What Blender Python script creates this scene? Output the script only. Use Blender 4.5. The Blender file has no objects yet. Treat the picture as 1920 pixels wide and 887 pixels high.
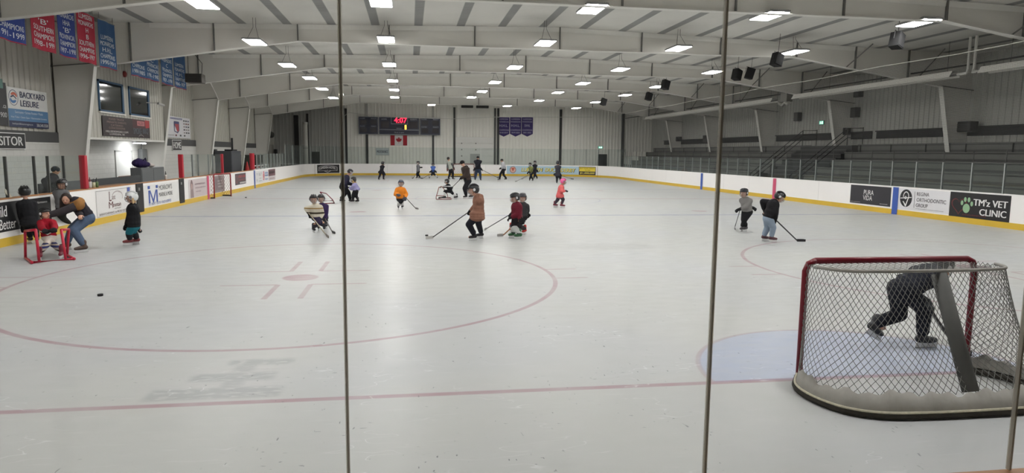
import bpy, math, random
from mathutils import Vector, Matrix
random.seed(7)
SC = bpy.context.scene
COL = SC.collection

# ------------------------------------------------------------------ camera, world, exposure
F_PX, PITCH, YAW, ROLL = 1276.99, 0.1217, 0.1491, 0.0104
CAM = Vector((-4.8303, -6.2062, 2.2562))
FW = Vector((math.sin(YAW)*math.cos(PITCH), math.cos(YAW)*math.cos(PITCH), -math.sin(PITCH)))
_r0 = Vector((math.cos(YAW), -math.sin(YAW), 0)); _u0 = _r0.cross(FW)
RT = _r0*math.cos(ROLL) + _u0*math.sin(ROLL)
UP = -_r0*math.sin(ROLL) + _u0*math.cos(ROLL)
cd = bpy.data.cameras.new('camera'); cam = bpy.data.objects.new('camera', cd); COL.objects.link(cam)
cd.sensor_width = 36.0; cd.sensor_fit = 'HORIZONTAL'; cd.lens = F_PX*36/1920; cd.clip_start = 0.05; cd.clip_end = 300
cam.matrix_world = Matrix(((RT.x, UP.x, -FW.x, CAM.x), (RT.y, UP.y, -FW.y, CAM.y), (RT.z, UP.z, -FW.z, CAM.z), (0, 0, 0, 1)))
SC.camera = cam
world = bpy.data.worlds.new('world'); SC.world = world; world.use_nodes = True
world.node_tree.nodes['Background'].inputs[0].default_value = (0.02, 0.022, 0.025, 1)
world.node_tree.nodes['Background'].inputs[1].default_value = 0.5
SC.view_settings.view_transform = 'Standard'; SC.view_settings.look = 'None'
SC.view_settings.gamma = 1; SC.view_settings.use_curve_mapping = False
SC.view_settings.exposure = 0.0
SC.cycles.transparent_max_bounces = 48
SC.cycles.max_bounces = 8
SC.cycles.sample_clamp_indirect = 6.0
LAMP_STRENGTH = 66.0

def at(px, py, ax, val):
    """place in the rink that is seen at a pixel of the 1920x887 photo, on the plane coordinate[ax] = val"""
    d = FW + RT*((px-960)/F_PX) - UP*((py-443.5)/F_PX)
    return CAM + d*((val-CAM[ax])/d[ax])
def toward(P):
    d = Vector(P)-CAM; z = d.dot(FW)
    return 960+F_PX*d.dot(RT)/z, 443.5-F_PX*d.dot(UP)/z

# ------------------------------------------------------------------ materials
def lin(c):
    return tuple(((x/255)/12.92 if x/255 <= 0.04045 else ((x/255+0.055)/1.055)**2.4) for x in c[:3]) + (1,)
class N:
    """tiny node-expression helper"""
    def __init__(s, nt, sock): s.nt, s.s = nt, sock
    def op(s, o, b=None, c=None):
        n = s.nt.nodes.new('ShaderNodeMath'); n.operation = o
        s.nt.links.new(s.s, n.inputs[0])
        for i, v in ((1, b), (2, c)):
            if v is None: continue
            if isinstance(v, N): s.nt.links.new(v.s, n.inputs[i])
            else: n.inputs[i].default_value = v
        return N(s.nt, n.outputs[0])
    def __add__(s, b): return s.op('ADD', b)
    def __sub__(s, b): return s.op('SUBTRACT', b)
    def __mul__(s, b): return s.op('MULTIPLY', b)
    def lt(s, b): return s.op('LESS_THAN', b)
    def gt(s, b): return s.op('GREATER_THAN', b)
    def abs(s): return s.op('ABSOLUTE')
    def max(s, b): return s.op('MAXIMUM', b)
    def band(s, c, w, soft=0.0):
        d = (s-c).abs()
        if soft <= 0: return d.lt(w)
        return sstep(d, w+soft, w-soft)
def sstep(v, a, b):
    n = v.nt.nodes.new('ShaderNodeMapRange'); n.interpolation_type = 'SMOOTHSTEP'
    v.nt.links.new(v.s, n.inputs['Value'])
    lo, hi = (a, b) if a < b else (b, a)
    n.inputs['From Min'].default_value = lo; n.inputs['From Max'].default_value = hi
    n.inputs['To Min'].default_value = 0 if a < b else 1; n.inputs['To Max'].default_value = 1 if a < b else 0
    return N(v.nt, n.outputs['Result'])
def mixc(nt, fac, a, b):
    m = nt.nodes.new('ShaderNodeMix'); m.data_type = 'RGBA'
    if isinstance(fac, N): nt.links.new(fac.s, m.inputs[0])
    else: m.inputs[0].default_value = fac
    for i, v in ((6, a), (7, b)):
        if hasattr(v, 'is_output'): nt.links.new(v, m.inputs[i])
        else: m.inputs[i].default_value = v
    return m.outputs[2]
def xyz(nt, kind='pos'):
    if kind == 'pos': src = nt.nodes.new('ShaderNodeNewGeometry').outputs['Position']
    else: src = nt.nodes.new('ShaderNodeTexCoord').outputs['Object']
    s = nt.nodes.new('ShaderNodeSeparateXYZ'); nt.links.new(src, s.inputs[0])
    return src, N(nt, s.outputs[0]), N(nt, s.outputs[1]), N(nt, s.outputs[2])
def noise(nt, src, scale, detail=4, stretch=None, rough=0.55):
    if stretch:
        m = nt.nodes.new('ShaderNodeMapping'); nt.links.new(src, m.inputs[0]); m.inputs['Scale'].default_value = stretch[:3]
        if len(stretch) > 3: m.inputs['Rotation'].default_value = (0, 0, stretch[3])
        src = m.outputs[0]
    n = nt.nodes.new('ShaderNodeTexNoise'); n.inputs['Scale'].default_value = scale; n.inputs['Detail'].default_value = detail
    n.inputs['Roughness'].default_value = rough
    nt.links.new(src, n.inputs['Vector']); return N(nt, n.outputs[0])
_M = {}
def new_mat(name):
    m = bpy.data.materials.new(name); m.use_nodes = True
    return m, m.node_tree, m.node_tree.nodes['Principled BSDF']
def mat(rgb, rough=0.6, metal=0.0, var=0.08, scale=9.0, bump=0.0, spec=0.4, emit=0.0):
    key = (tuple(rgb), rough, metal, var, scale, bump, spec, emit)
    if key in _M: return _M[key]
    m, nt, b = new_mat('surface_%d' % len(_M)); c = lin(rgb)
    b.inputs['Roughness'].default_value = rough; b.inputs['Metallic'].default_value = metal
    b.inputs['Specular IOR Level'].default_value = spec
    src, x, y, z = xyz(nt, 'obj')
    n = noise(nt, src, scale)
    lo = tuple(v*(1-var) for v in c[:3])+(1,); hi = tuple(min(1, v*(1+var)) for v in c[:3])+(1,)
    nt.links.new(mixc(nt, n, lo, hi), b.inputs['Base Color'])
    if bump:
        bn = nt.nodes.new('ShaderNodeBump'); bn.inputs['Strength'].default_value = bump; bn.inputs['Distance'].default_value = 0.012
        nt.links.new(noise(nt, src, scale*1.6, 3, (1, 1, .55)).s, bn.inputs['Height']); nt.links.new(bn.outputs[0], b.inputs['Normal'])
    if emit:
        b.inputs['Emission Color'].default_value = c; b.inputs['Emission Strength'].default_value = emit
    _M[key] = m; return m
def banded(base, bands, rough=0.8, axis=2):
    """cloth with stripes at fixed heights (object space)"""
    m, nt, b = new_mat('striped_cloth'); b.inputs['Roughness'].default_value = rough; b.inputs['Specular IOR Level'].default_value = 0.2
    src, x, y, z = xyz(nt, 'obj'); v = (x, y, z)[axis]
    cur = mixc(nt, noise(nt, src, 12), tuple(q*.88 for q in lin(base)[:3])+(1,), lin(base))
    for a, c_, col in bands: cur = mixc(nt, v.band((a+c_)/2, abs(c_-a)/2), cur, lin(col))
    nt.links.new(cur, b.inputs['Base Color']); return m
def cloth(rgb): return mat(rgb, 0.85, 0, 0.16, 9, 0.9, 0.2)
def plastic(rgb): return mat(rgb, 0.35, 0, 0.04, 8, 0, 0.5)
def metal(rgb, r=0.4): return mat(rgb, r, 0.85, 0.06, 8)
def paint(rgb, r=0.5): return mat(rgb, r, 0, 0.05, 3)
SKIN = mat((205, 160, 138), 0.55, 0, 0.05, 20, 0.05, 0.3)

def glass_mat(tint=(0.93, 0.965, 0.955), film=0.03, smudge=0.0, filmc=(0.55, 0.6, 0.6, 1)):
    m, nt, b = new_mat('clear_glass'); nt.nodes.remove(b); out = nt.nodes['Material Output']
    tr = nt.nodes.new('ShaderNodeBsdfTransparent'); tr.inputs[0].default_value = tint+(1,)
    gl = nt.nodes.new('ShaderNodeBsdfGlossy'); gl.inputs['Roughness'].default_value = 0.015
    lw = nt.nodes.new('ShaderNodeLayerWeight'); lw.inputs[0].default_value = .5
    fac = N(nt, lw.outputs['Facing']).op('POWER', 5.0)*0.28+0.01
    df = nt.nodes.new('ShaderNodeBsdfDiffuse'); df.inputs[0].default_value = filmc
    m1 = nt.nodes.new('ShaderNodeMixShader'); nt.links.new(fac.s, m1.inputs[0]); nt.links.new(tr.outputs[0], m1.inputs[1]); nt.links.new(gl.outputs[0], m1.inputs[2])
    m2 = nt.nodes.new('ShaderNodeMixShader'); nt.links.new(m1.outputs[0], m2.inputs[1]); nt.links.new(df.outputs[0], m2.inputs[2])
    if smudge:
        src, x, y, z = xyz(nt)
        n = sstep(noise(nt, src, 5, 6, (1, 1, 0.5)), 0.55, 0.8)
        nt.links.new((n*smudge+film).s, m2.inputs[0])
    else: m2.inputs[0].default_value = film
    nt.links.new(m2.outputs[0], out.inputs[0]); return m
GLASS = glass_mat((0.94, 0.965, 0.957), 0.014)
NEAR_GLASS = glass_mat((0.985, 0.99, 0.988), 0.0, 0.02)

def ribbed_mat(rgb, axis, period=0.3):
    return mat(rgb, 0.6, 0, 0.06, 1.2)
def block_mat(rgb, bump=0.5):
    m, nt, b = new_mat('painted_block'); b.inputs['Roughness'].default_value = 0.7
    src, x, y, z = xyz(nt)
    cb = nt.nodes.new('ShaderNodeCombineXYZ'); nt.links.new((x+y).s, cb.inputs[0]); nt.links.new(z.s, cb.inputs[1])
    br = nt.nodes.new('ShaderNodeTexBrick'); nt.links.new(cb.outputs[0], br.inputs['Vector'])
    br.inputs['Scale'].default_value = 1; br.inputs['Brick Width'].default_value = 0.4; br.inputs['Row Height'].default_value = 0.2
    br.inputs['Mortar Size'].default_value = 0.008
    c = lin(rgb); d = tuple(v*0.8 for v in c[:3])+(1,)
    br.inputs['Color1'].default_value = c; br.inputs['Color2'].default_value = tuple(v*.96 for v in c[:3])+(1,); br.inputs['Mortar'].default_value = d
    nt.links.new(br.outputs[0], b.inputs['Base Color']); return m

# ------------------------------------------------------------------ mesh building
class MB:
    def __init__(s): s.v, s.f, s.m, s.mats = [], [], [], []
    def mi(s, m):
        if m not in s.mats: s.mats.append(m)
        return s.mats.index(m)
    def add(s, verts, faces, m=None):
        o = len(s.v); s.v += [tuple(v) for v in verts]; k = s.mi(m) if m else 0
        for f in faces: s.f.append([i+o for i in f]); s.m.append(k)
    def box(s, lo, hi, m=None):
        x0, y0, z0 = lo; x1, y1, z1 = hi
        s.add([(x0, y0, z0), (x1, y0, z0), (x1, y1, z0), (x0, y1, z0), (x0, y0, z1), (x1, y0, z1), (x1, y1, z1), (x0, y1, z1)],
              [(0, 3, 2, 1), (4, 5, 6, 7), (0, 1, 5, 4), (1, 2, 6, 5), (2, 3, 7, 6), (3, 0, 4, 7)], m)
    def obox(s, c, X, Y, Z, m=None):
        c, X, Y, Z = map(Vector, (c, X, Y, Z)); p = [c+X*a+Y*b+Z*d for d in (-1, 1) for a, b in ((-1, -1), (1, -1), (1, 1), (-1, 1))]
        s.add(p, [(0, 3, 2, 1), (4, 5, 6, 7), (0, 1, 5, 4), (1, 2, 6, 5), (2, 3, 7, 6), (3, 0, 4, 7)], m)
    def bbox(s, lo, hi, bev=0.01, m=None):
        """box with chamfered edges"""
        import bmesh
        bm = bmesh.new(); bmesh.ops.create_cube(bm, size=1)
        for v in bm.verts: v.co = Vector([lo[i]+(v.co[i]+.5)*(hi[i]-lo[i]) for i in range(3)])
        bmesh.ops.bevel(bm, geom=bm.edges[:], offset=bev, segments=2, affect='EDGES', profile=.5)
        bm.verts.index_update(); s.add([v.co[:] for v in bm.verts], [[v.index for v in f.verts] for f in bm.faces], m); bm.free()
    def tube(s, pts, r, seg=8, m=None, closed=False, r2=None):
        pts = [Vector(p) for p in pts]; n = len(pts); rings = []; prev = None
        for i, p in enumerate(pts):
            a = pts[(i-1) % n] if (i or closed) else p; b = pts[(i+1) % n] if (i < n-1 or closed) else p
            t = (b-a).normalized() if (b-a).length > 1e-9 else Vector((0, 0, 1))
            if prev is None: u = t.cross(Vector((0, 0, 1)) if abs(t.z) < .9 else Vector((1, 0, 0))).normalized()
            else: u = (prev-t*prev.dot(t)).normalized()
            prev = u; w = t.cross(u); rr = r if r2 is None else r+(r2-r)*i/max(1, n-1)
            rings.append([p+(u*math.cos(k*math.tau/seg)+w*math.sin(k*math.tau/seg))*rr for k in range(seg)])
        V = [q for g in rings for q in g]; Fc = []
        for i in range(n if closed else n-1):
            j = (i+1) % n
            for k in range(seg): Fc.append((i*seg+k, i*seg+(k+1) % seg, j*seg+(k+1) % seg, j*seg+k))
        if not closed: Fc.append(tuple(range(seg))[::-1]); Fc.append(tuple((n-1)*seg+k for k in range(seg)))
        s.add(V, Fc, m)
    def ell(s, c, rad, R=None, m=None, nu=12, nv=8, keep=None):
        c = Vector(c); rad = Vector(rad) if not isinstance(rad, (int, float)) else Vector((rad,)*3)
        V = []; Fc = []
        for j in range(nv+1):
            th = math.pi*j/nv
            for i in range(nu):
                ph = math.tau*i/nu; V.append(Vector((math.sin(th)*math.cos(ph), math.sin(th)*math.sin(ph), math.cos(th))))
        for j in range(nv):
            for i in range(nu):
                a, b2 = j*nu+i, j*nu+(i+1) % nu; f = (a, a+nu, b2+nu, b2)
                if j == 0: f = (a, a+nu, b2+nu)
                elif j == nv-1: f = (a, a+nu, b2)
                if keep is None or keep(sum((V[k] for k in f), Vector())/len(f)): Fc.append(f)
        P = []
        for q in V:
            p = Vector((q.x*rad.x, q.y*rad.y, q.z*rad.z)); P.append(c+(R @ p if R else p))
        if keep is None: # weld poles
            for i in range(1, nu): P[i] = P[0]; P[nv*nu+i] = P[nv*nu]
            Fc = [tuple((0 if k < nu else (nv*nu if k >= nv*nu else k)) for k in f) for f in Fc]
        used = sorted({k for f in Fc for k in f}); mp = {k: i for i, k in enumerate(used)}
        s.add([P[k] for k in used], [[mp[k] for k in f] for f in Fc], m)
    def cap(s, p, q, r1, r2, seg=10, m=None):
        """tapered limb segment with round ends"""
        s.tube([p, q], r1, seg, m, r2=r2); s.ell(p, r1, None, m, 10, 6); s.ell(q, r2, None, m, 10, 6)
    def extrude(s, poly, fn, d0, d1, m=None):
        """closed 2D outline extruded between depths d0 and d1; fn(a, b, d) gives the point"""
        n = len(poly); V = [fn(a, b, d0) for a, b in poly]+[fn(a, b, d1) for a, b in poly]
        s.add(V, [tuple(range(n))[::-1], tuple(range(n, 2*n))]+[(i, (i+1) % n, n+(i+1) % n, n+i) for i in range(n)], m)
    def build(s, name, m=None, parent=None, smooth=False, fix=False):
        me = bpy.data.meshes.new(name); me.from_pydata(s.v, [], s.f)
        ms = s.mats or [m]
        for q in ms: me.materials.append(q or m)
        if len(ms) > 1: me.polygons.foreach_set('material_index', s.m)
        if fix:
            import bmesh
            bm = bmesh.new(); bm.from_mesh(me); bmesh.ops.recalc_face_normals(bm, faces=bm.faces); bm.to_mesh(me); bm.free()
        me.update()
        if smooth: me.polygons.foreach_set('use_smooth', [True]*len(me.polygons))
        o = bpy.data.objects.new(name, me); COL.objects.link(o)
        if parent: o.parent = parent
        return o
def empty(name, loc=(0, 0, 0)):
    o = bpy.data.objects.new(name, None); COL.objects.link(o); o.location = loc; o.empty_display_size = 0.1; return o
def tag(o, label, cat, group=None, kind=None):
    o['label'] = label; o['category'] = cat
    if group: o['group'] = group
    if kind: o['kind'] = kind
    return o
def structure(o): o['kind'] = 'structure'; return o
def obj(name, lo, hi, m, parent=None, bev=0.0):
    b = MB()
    if bev: b.bbox(lo, hi, bev)
    else: b.box(lo, hi)
    return b.build(name, m, parent)

_TC = {}
def text2d(body, bold=0.0, shear=0.0):
    k = (body, bold, shear)
    if k not in _TC:
        cu = bpy.data.curves.new('lettering', 'FONT'); cu.body = body; cu.offset = 0.0; cu.shear = shear; cu.resolution_u = 3
        o = bpy.data.objects.new('lettering', cu); me = o.to_mesh()
        V = [(v.co.x, v.co.y) for v in me.vertices]; Fc = [tuple(p.vertices) for p in me.polygons]
        o.to_mesh_clear(); bpy.data.objects.remove(o); bpy.data.curves.remove(cu); _TC[k] = (V, Fc)
    return _TC[k]
def put_text(mb, fn, d, body, cx, cy, h, w=None, m=None, bold=0.012, shear=0.0, arc=0.0, step=0):
    """lettering centred at (cx, cy), letter height h, fitted to width w if given; arc lifts the middle"""
    V, Fc = text2d(body, 0.0, shear)
    if not V: return
    x0, x1 = min(v[0] for v in V), max(v[0] for v in V); y0, y1 = min(v[1] for v in V), max(v[1] for v in V)
    sy = h/max(1e-6, y1-y0); sx = sy if not w else w/max(1e-6, x1-x0)
    P = []
    for a, b in V:
        u = (a-(x0+x1)/2)*sx; v = (b-(y0+y1)/2)*sy
        if arc and w: v += arc*(1-(2*u/w)**2)
        P.append((cx+u, cy+v))
    if step: P, Fc = sliced([(P, Fc)], step)
    for k in ((0,) if bold < .005 else (-1, 1) if bold < .02 else (-1.6, 0, 1.6)):
        e = k*h*max(bold, .01)*.8; mb.add([fn(a+e, c, d+k*2e-5) for a, c in P], Fc, m)
def sliced(pts, step):
    """cut flat outlines into triangles inside narrow upright strips so that they can follow a curve"""
    from mathutils.geometry import tessellate_polygon
    OV, OF = [], []
    def clip(P, x, keep_left):
        o = []
        for a, b in zip(P, P[1:]+P[:1]):
            ia, ib = (a[0] <= x) == keep_left or a[0] == x, (b[0] <= x) == keep_left or b[0] == x
            if ia: o.append(a)
            if ia != ib: t = (x-a[0])/(b[0]-a[0]); o.append((x, a[1]+(b[1]-a[1])*t))
        return o
    for V, Fc in pts:
        for f in Fc:
            P = [V[k] for k in f]
            tris = [P] if len(P) == 3 else [[P[k] for k in t] for t in tessellate_polygon([[Vector((a, c, 0)) for a, c in P]])]
            for T in tris:
                lo, hi = math.floor(min(p[0] for p in T)/step), math.ceil(max(p[0] for p in T)/step)
                for k in range(lo, max(hi, lo+1)):
                    Q = T
                    if min(p[0] for p in Q) < k*step: Q = clip(Q, k*step, False)
                    if len(Q) > 2 and max(p[0] for p in Q) > (k+1)*step: Q = clip(Q, (k+1)*step, True)
                    if len(Q) > 2: OF.append(list(range(len(OV), len(OV)+len(Q)))); OV += Q
    return OV, OF
def ellpts(cx, cy, rx, ry, n=28, a0=0, a1=math.tau): return [(cx+rx*math.cos(a0+(a1-a0)*i/n), cy+ry*math.sin(a0+(a1-a0)*i/n)) for i in range(n if a1-a0 >= math.tau-1e-6 else n+1)]
def ringpts(cx, cy, rx, ry, t, a0=0, a1=math.tau, n=28):
    o = [(cx+rx*math.cos(a0+(a1-a0)*i/n), cy+ry*math.sin(a0+(a1-a0)*i/n)) for i in range(n+1)]
    return o+[(cx+(rx-t)*math.cos(a0+(a1-a0)*i/n), cy+(ry-t)*math.sin(a0+(a1-a0)*i/n)) for i in range(n, -1, -1)]
def sign(name, label, cat, fn, w, h, bg, items, thick=0.012, group=None, cols=1, rough=0.45, outline=None):
    """a board of size w x h placed by fn(u, v, depth): panel, then lettering / emblem children laid on it.
    items: ('t',text,cx,cy,h,w,colour,{opts}) | ('r',x0,y0,x1,y1,colour) | ('p',points,colour)"""
    b = MB(); m = paint(bg, rough)
    if outline: b.extrude(outline, fn, 0, thick, m)
    else:
        for i in range(cols):
            a, c = w*i/cols, w*(i+1)/cols; b.extrude([(a, 0), (c, 0), (c, h), (a, h)], fn, 0, thick, m)
    root = b.build(name, m, None, fix=True); tag(root, label, cat, group)
    tb, eb = MB(), MB(); d = thick+(.004 if cols > 1 else .0015); step = .12 if cols > 1 else 0
    for it in items:
        d += .0006
        if it[0] == 't':
            put_text(tb, fn, d, it[1], it[2], it[3], it[4], it[5], paint(it[6], rough), step=step, **(it[7] if len(it) > 7 else {}))
        elif it[0] == 'r':
            n = max(1, cols); x0, y0, x1, y1 = it[1:5]
            for i in range(n):
                a, c = x0+(x1-x0)*i/n, x0+(x1-x0)*(i+1)/n
                eb.add([fn(a, y0, d), fn(c, y0, d), fn(c, y1, d), fn(a, y1, d)], [(0, 1, 2, 3)], paint(it[5], rough))
        elif it[0] == 'p':
            V, Fc = sliced([(it[1], [tuple(range(len(it[1])))])], step or 99); eb.add([fn(a, c, d) for a, c in V], Fc, paint(it[2], rough))
    if tb.v: tb.build('lettering', None, root)
    if eb.v: eb.build('emblem', None, root)
    return root
def planefn(O, R, U):
    O, R, U = Vector(O), Vector(R).normalized(), Vector(U).normalized(); Nn = R.cross(U)
    return lambda u, v, d: O+R*u+U*v+Nn*d
def ordinal(i): return ['first', 'second', 'third', 'fourth', 'fifth', 'sixth', 'seventh', 'eighth', 'ninth', 'tenth', 'eleventh', 'twelfth',
    'thirteenth', 'fourteenth', 'fifteenth', 'sixteenth', 'seventeenth', 'eighteenth', 'nineteenth', 'twentieth', 'twenty-first', 'twenty-second', 'twenty-third', 'twenty-fourth',
    'twenty-fifth', 'twenty-sixth', 'twenty-seventh', 'twenty-eighth', 'twenty-ninth', 'thirtieth', 'thirty-first', 'thirty-second', 'thirty-third', 'thirty-fourth'][i]

# ------------------------------------------------------------------ dimensions
XL, XR, YN, YF, RC = -14.06, 14.25, -4.1, 61.2, 6.0       # inner faces of the rink boards
WL, WR, YB, YE = -18.05, 20.6, -9.0, 64.0                 # building walls
EAVE, RIDGE, XRIDGE = 6.92, 7.42, 1.3
def roof_z(x): return EAVE+(RIDGE-EAVE)*((x-WL)/(XRIDGE-WL) if x < XRIDGE else (WR-x)/(WR-XRIDGE))
FRAMES = [13.6+8.4*k for k in range(6)]
# rink outline, clockwise seen from above, starting on the left boards
PATH = []
NA = 84
def _arc(cx, cy, a0, a1, n=NA): return [(cx+RC*math.cos(math.radians(a0+(a1-a0)*i/n)), cy+RC*math.sin(math.radians(a0+(a1-a0)*i/n))) for i in range(n+1)]
PATH += [(XL, y) for y in [YN+RC+i*(YF-YN-2*RC)/40 for i in range(41)]]
PATH += _arc(XL+RC, YF-RC, 180, 90)[1:]
PATH += [(XL+RC+i*(XR-XL-2*RC)/10, YF) for i in range(1, 11)]
PATH += _arc(XR-RC, YF-RC, 90, 0)[1:]
PATH += [(XR, YF-RC-i*(YF-YN-2*RC)/40) for i in range(1, 41)]
PATH += _arc(XR-RC, YN+RC, 0, -90)[1:]
PATH += [(XR-RC-i*(XR-XL-2*RC)/10, YN) for i in range(1, 11)]
PATH += _arc(XL+RC, YN+RC, -90, -180)[1:-1]
CUM = [0.0]
for i in range(len(PATH)):
    a, b = PATH[i], PATH[(i+1) % len(PATH)]; CUM.append(CUM[-1]+math.hypot(b[0]-a[0], b[1]-a[1]))
SLEN = CUM[-1]
import bisect
def bp(s, z, off=0.0):
    """point on the inner face of the boards: s along the outline, height z, off towards the ice"""
    s %= SLEN; i = max(0, min(len(PATH)-1, bisect.bisect_right(CUM, s)-1)); a, b = PATH[i], PATH[(i+1) % len(PATH)]
    t = (s-CUM[i])/(CUM[i+1]-CUM[i]); dx, dy = (b[0]-a[0]), (b[1]-a[1]); L = math.hypot(dx, dy)
    return Vector((a[0]+dx*t+dy/L*off, a[1]+dy*t-dx/L*off, z))
def s_px(px, z=0.6):
    """where along the far half of the boards a pixel column falls"""
    best = (1e9, 0)
    for k in range(1200):
        s = CUM[-1]*0.0+k*0.12
        P = bp(s, z)
        if P.y < 5: continue
        e = abs(toward(P)[0]-px)
        if e < best[0]: best = (e, s)
    return best[1]
def sL(y): return y-(YN+RC)                                # outline position on the left boards
S_FAR0 = CUM[40]+RC*math.pi/2
S_R0 = CUM[CUM.index(CUM[40])]+2*RC*math.pi/2+(XR-XL-2*RC)
def sR(y): return CUM[40+2*NA+10]+(YF-RC-y)
def sF(x): return CUM[40+NA]+(x-XL-RC)

# ------------------------------------------------------------------ the ice
def ice_material():
    m, nt, b = new_mat('ice_sheet'); src, x, y, z = xyz(nt)
    fine = noise(nt, src, 3.0, 8, (1.0, 2.2, 1), 0.65); wide = noise(nt, src, 0.22, 3)
    s1 = sstep(noise(nt, src, 9.0, 3, (0.25, 2.6, 1, 0.35)), 0.60, 0.74)
    s2 = sstep(noise(nt, src, 8.0, 3, (0.22, 2.8, 1, -0.5)), 0.62, 0.75)
    col = mixc(nt, fine, lin((178, 179, 176)), lin((186, 187, 184)))
    col = mixc(nt, sstep(wide, .38, .68)*0.4, col, lin((174, 177, 183)))
    def ring(cx, cy, r, w):
        dx, dy = x-cx, y-cy; return ((dx*dx+dy*dy).op('SQRT')).band(r, w, .012)
    def disc(cx, cy, r):
        dx, dy = x-cx, y-cy; return sstep((dx*dx+dy*dy).op('SQRT'), r+.03, r-.03)
    def rect(x0, x1, y0, y1, soft=.01): return x.band((x0+x1)/2, (x1-x0)/2, soft)*y.band((y0+y1)/2, (y1-y0)/2, soft)
    fade = sstep(noise(nt, src, 1.6, 4), .2, .75)*0.3+0.38
    # goal crease
    r2 = (x*x+y*y).op('SQRT'); inside = sstep(r2, 1.86, 1.80)*y.gt(0)
    col = mixc(nt, inside*(sstep(fine, .3, .7)*.25+.5), col, lin((160, 170, 194)))
    inf = sstep(((x*x+(y-54.9)*(y-54.9)).op('SQRT')), 1.86, 1.80)*y.lt(54.9)
    col = mixc(nt, inf*.6, col, lin((158, 184, 216)))
    redm = ring(0, 0, 1.84, .028)*y.gt(0)*0.55
    for cx, cy in ((-6.79, 6.27), (6.79, 6.27), (-6.79, 48.6), (6.79, 48.6)):
        redm = redm.max(ring(cx, cy, 4.57, .04)).max(disc(cx, cy, .31))
        for sx in (-1, 1):
            for sy in (-1, 1):
                X0 = cx+sx*.27; X1 = cx+sx*1.2; Yc = cy+sy*.66
                redm = redm.max(rect(min(X0, X1), max(X0, X1), Yc-.04, Yc+.04)*.8)
                Y1 = cy+sy*1.82; redm = redm.max(rect(X0-.045, X0+.045, min(Yc, Y1), max(Yc, Y1))*.8)
                H0, H1 = cx+sx*4.57, cx+sx*5.18; Yh = cy+sy*.47
                redm = redm.max(rect(min(H0, H1), max(H0, H1), Yh-.04, Yh+.04)*.8)
    for cy in (20.0, 34.9):
        for cx in (-6.79, 6.79): redm = redm.max(disc(cx, cy, .31))
    redm = redm.max(y.band(0, .045, .015)).max(y.band(54.9, .045, .015)).max(y.band(27.45, .15, .02)*.9)
    col = mixc(nt, redm*fade, col, lin((150, 104, 114)))
    blm = y.band(18.3, .15, .02).max(y.band(36.6, .15, .02)).max(ring(0, 27.45, 4.57, .03)*.7)
    col = mixc(nt, blm*fade, col, lin((105, 115, 155)))
    # worn logo under the ice and darker oval patches broken up by noise
    lg = rect(-7.25, -6.05, .12, .42, .05).max(rect(-7.0, -6.2, .62, .86, .06)).max(rect(-6.75, -6.1, 1.12, 1.32, .06)).max(rect(-6.65, -6.45, .4, 1.2, .05)*.8)
    lg = lg.max(sstep(((x-.05)*(x-.05)*.7+(y-9.9)*(y-9.9)*3.0).op('SQRT'), 1.25, .7)*.6)
    brk = sstep(noise(nt, src, 3.5, 4, (2.0, 4.0, 1)), .32, .52)
    col = mixc(nt, lg*brk*.5, col, lin((142, 143, 145)))
    for cx, cy, rx, ry in ((-9.0, 4.2, 1.5, .6), (-3.8, 24.0, 2.2, .25), (8.0, 33.5, 4.5, .7), (-7.2, 18.0, 1.3, .3)):
        p = sstep(((x-cx)*(x-cx)*(1/rx**2)+(y-cy)*(y-cy)*(1/ry**2)).op('SQRT'), 1.1, .3)
        col = mixc(nt, p*brk*.3, col, lin((165, 166, 170)))
    col = mixc(nt, (s1.max(s2))*.1, col, lin((218, 220, 220)))
    fl = sstep(noise(nt, src, 11.0, 3, (1.0, 2.6, 1, .5)), .69, .715).max(sstep(noise(nt, src, 10.0, 2, (2.4, .8, 1, -.4)), .695, .72))*sstep(noise(nt, src, .8, 2), .42, .6)
    col = mixc(nt, fl*.75, col, lin((96, 96, 98)))
    sc1 = sstep((noise(nt, src, 2.2, 2, (.5, 1.6, 1, .8))-.5).abs(), .006, .001)*sstep(noise(nt, src, .9, 2), .5, .62)
    col = mixc(nt, sc1*.35, col, lin((226, 228, 228)))
    nt.links.new(col, b.inputs['Base Color'])
    b.inputs['Specular IOR Level'].default_value = 0.06
    rr = sstep(noise(nt, src, 2.5, 5, (1, 2, 1)), .3, .75)*.12+.3
    nt.links.new(rr.s, b.inputs['Roughness'])
    bn = nt.nodes.new('ShaderNodeBump'); bn.inputs['Strength'].default_value = .03; bn.inputs['Distance'].default_value = .02
    nt.links.new((noise(nt, src, 7, 5, (1, 2.5, 1))+s1*.4+s2*.4).s, bn.inputs['Height']); nt.links.new(bn.outputs[0], b.inputs['Normal'])
    return m
ib = MB(); ib.extrude([(p[0], p[1]) for p in PATH], lambda a, b, d: (a, b, d), -.12, 0.0)
structure(ib.build('floor_ice', ice_material(), None, fix=True))
CONC = mat((120, 118, 114), .8, 0, .12, 2)
DARKFLOOR = mat((62, 62, 62), .85, 0, .15, 2)
structure(obj('floor_surround', (WL, YB, -.3), (WR, YE, -.125), CONC))
# walkways around the rink
fb = MB(); fb.box((WL, 7, -.12), (XL-.16, YE, 0.0)); fb.box((XR+.16, YB, -.12), (WR, YE, 0.0)); fb.box((XL-.16, YF+.16, -.12), (XR+.16, YE, 0.0))
structure(fb.build('floor_walkway', DARKFLOOR))
structure(obj('floor_lobby', (WL, YB, -.12), (XR+.1, YN-.16, .55), DARKFLOOR))

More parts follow.
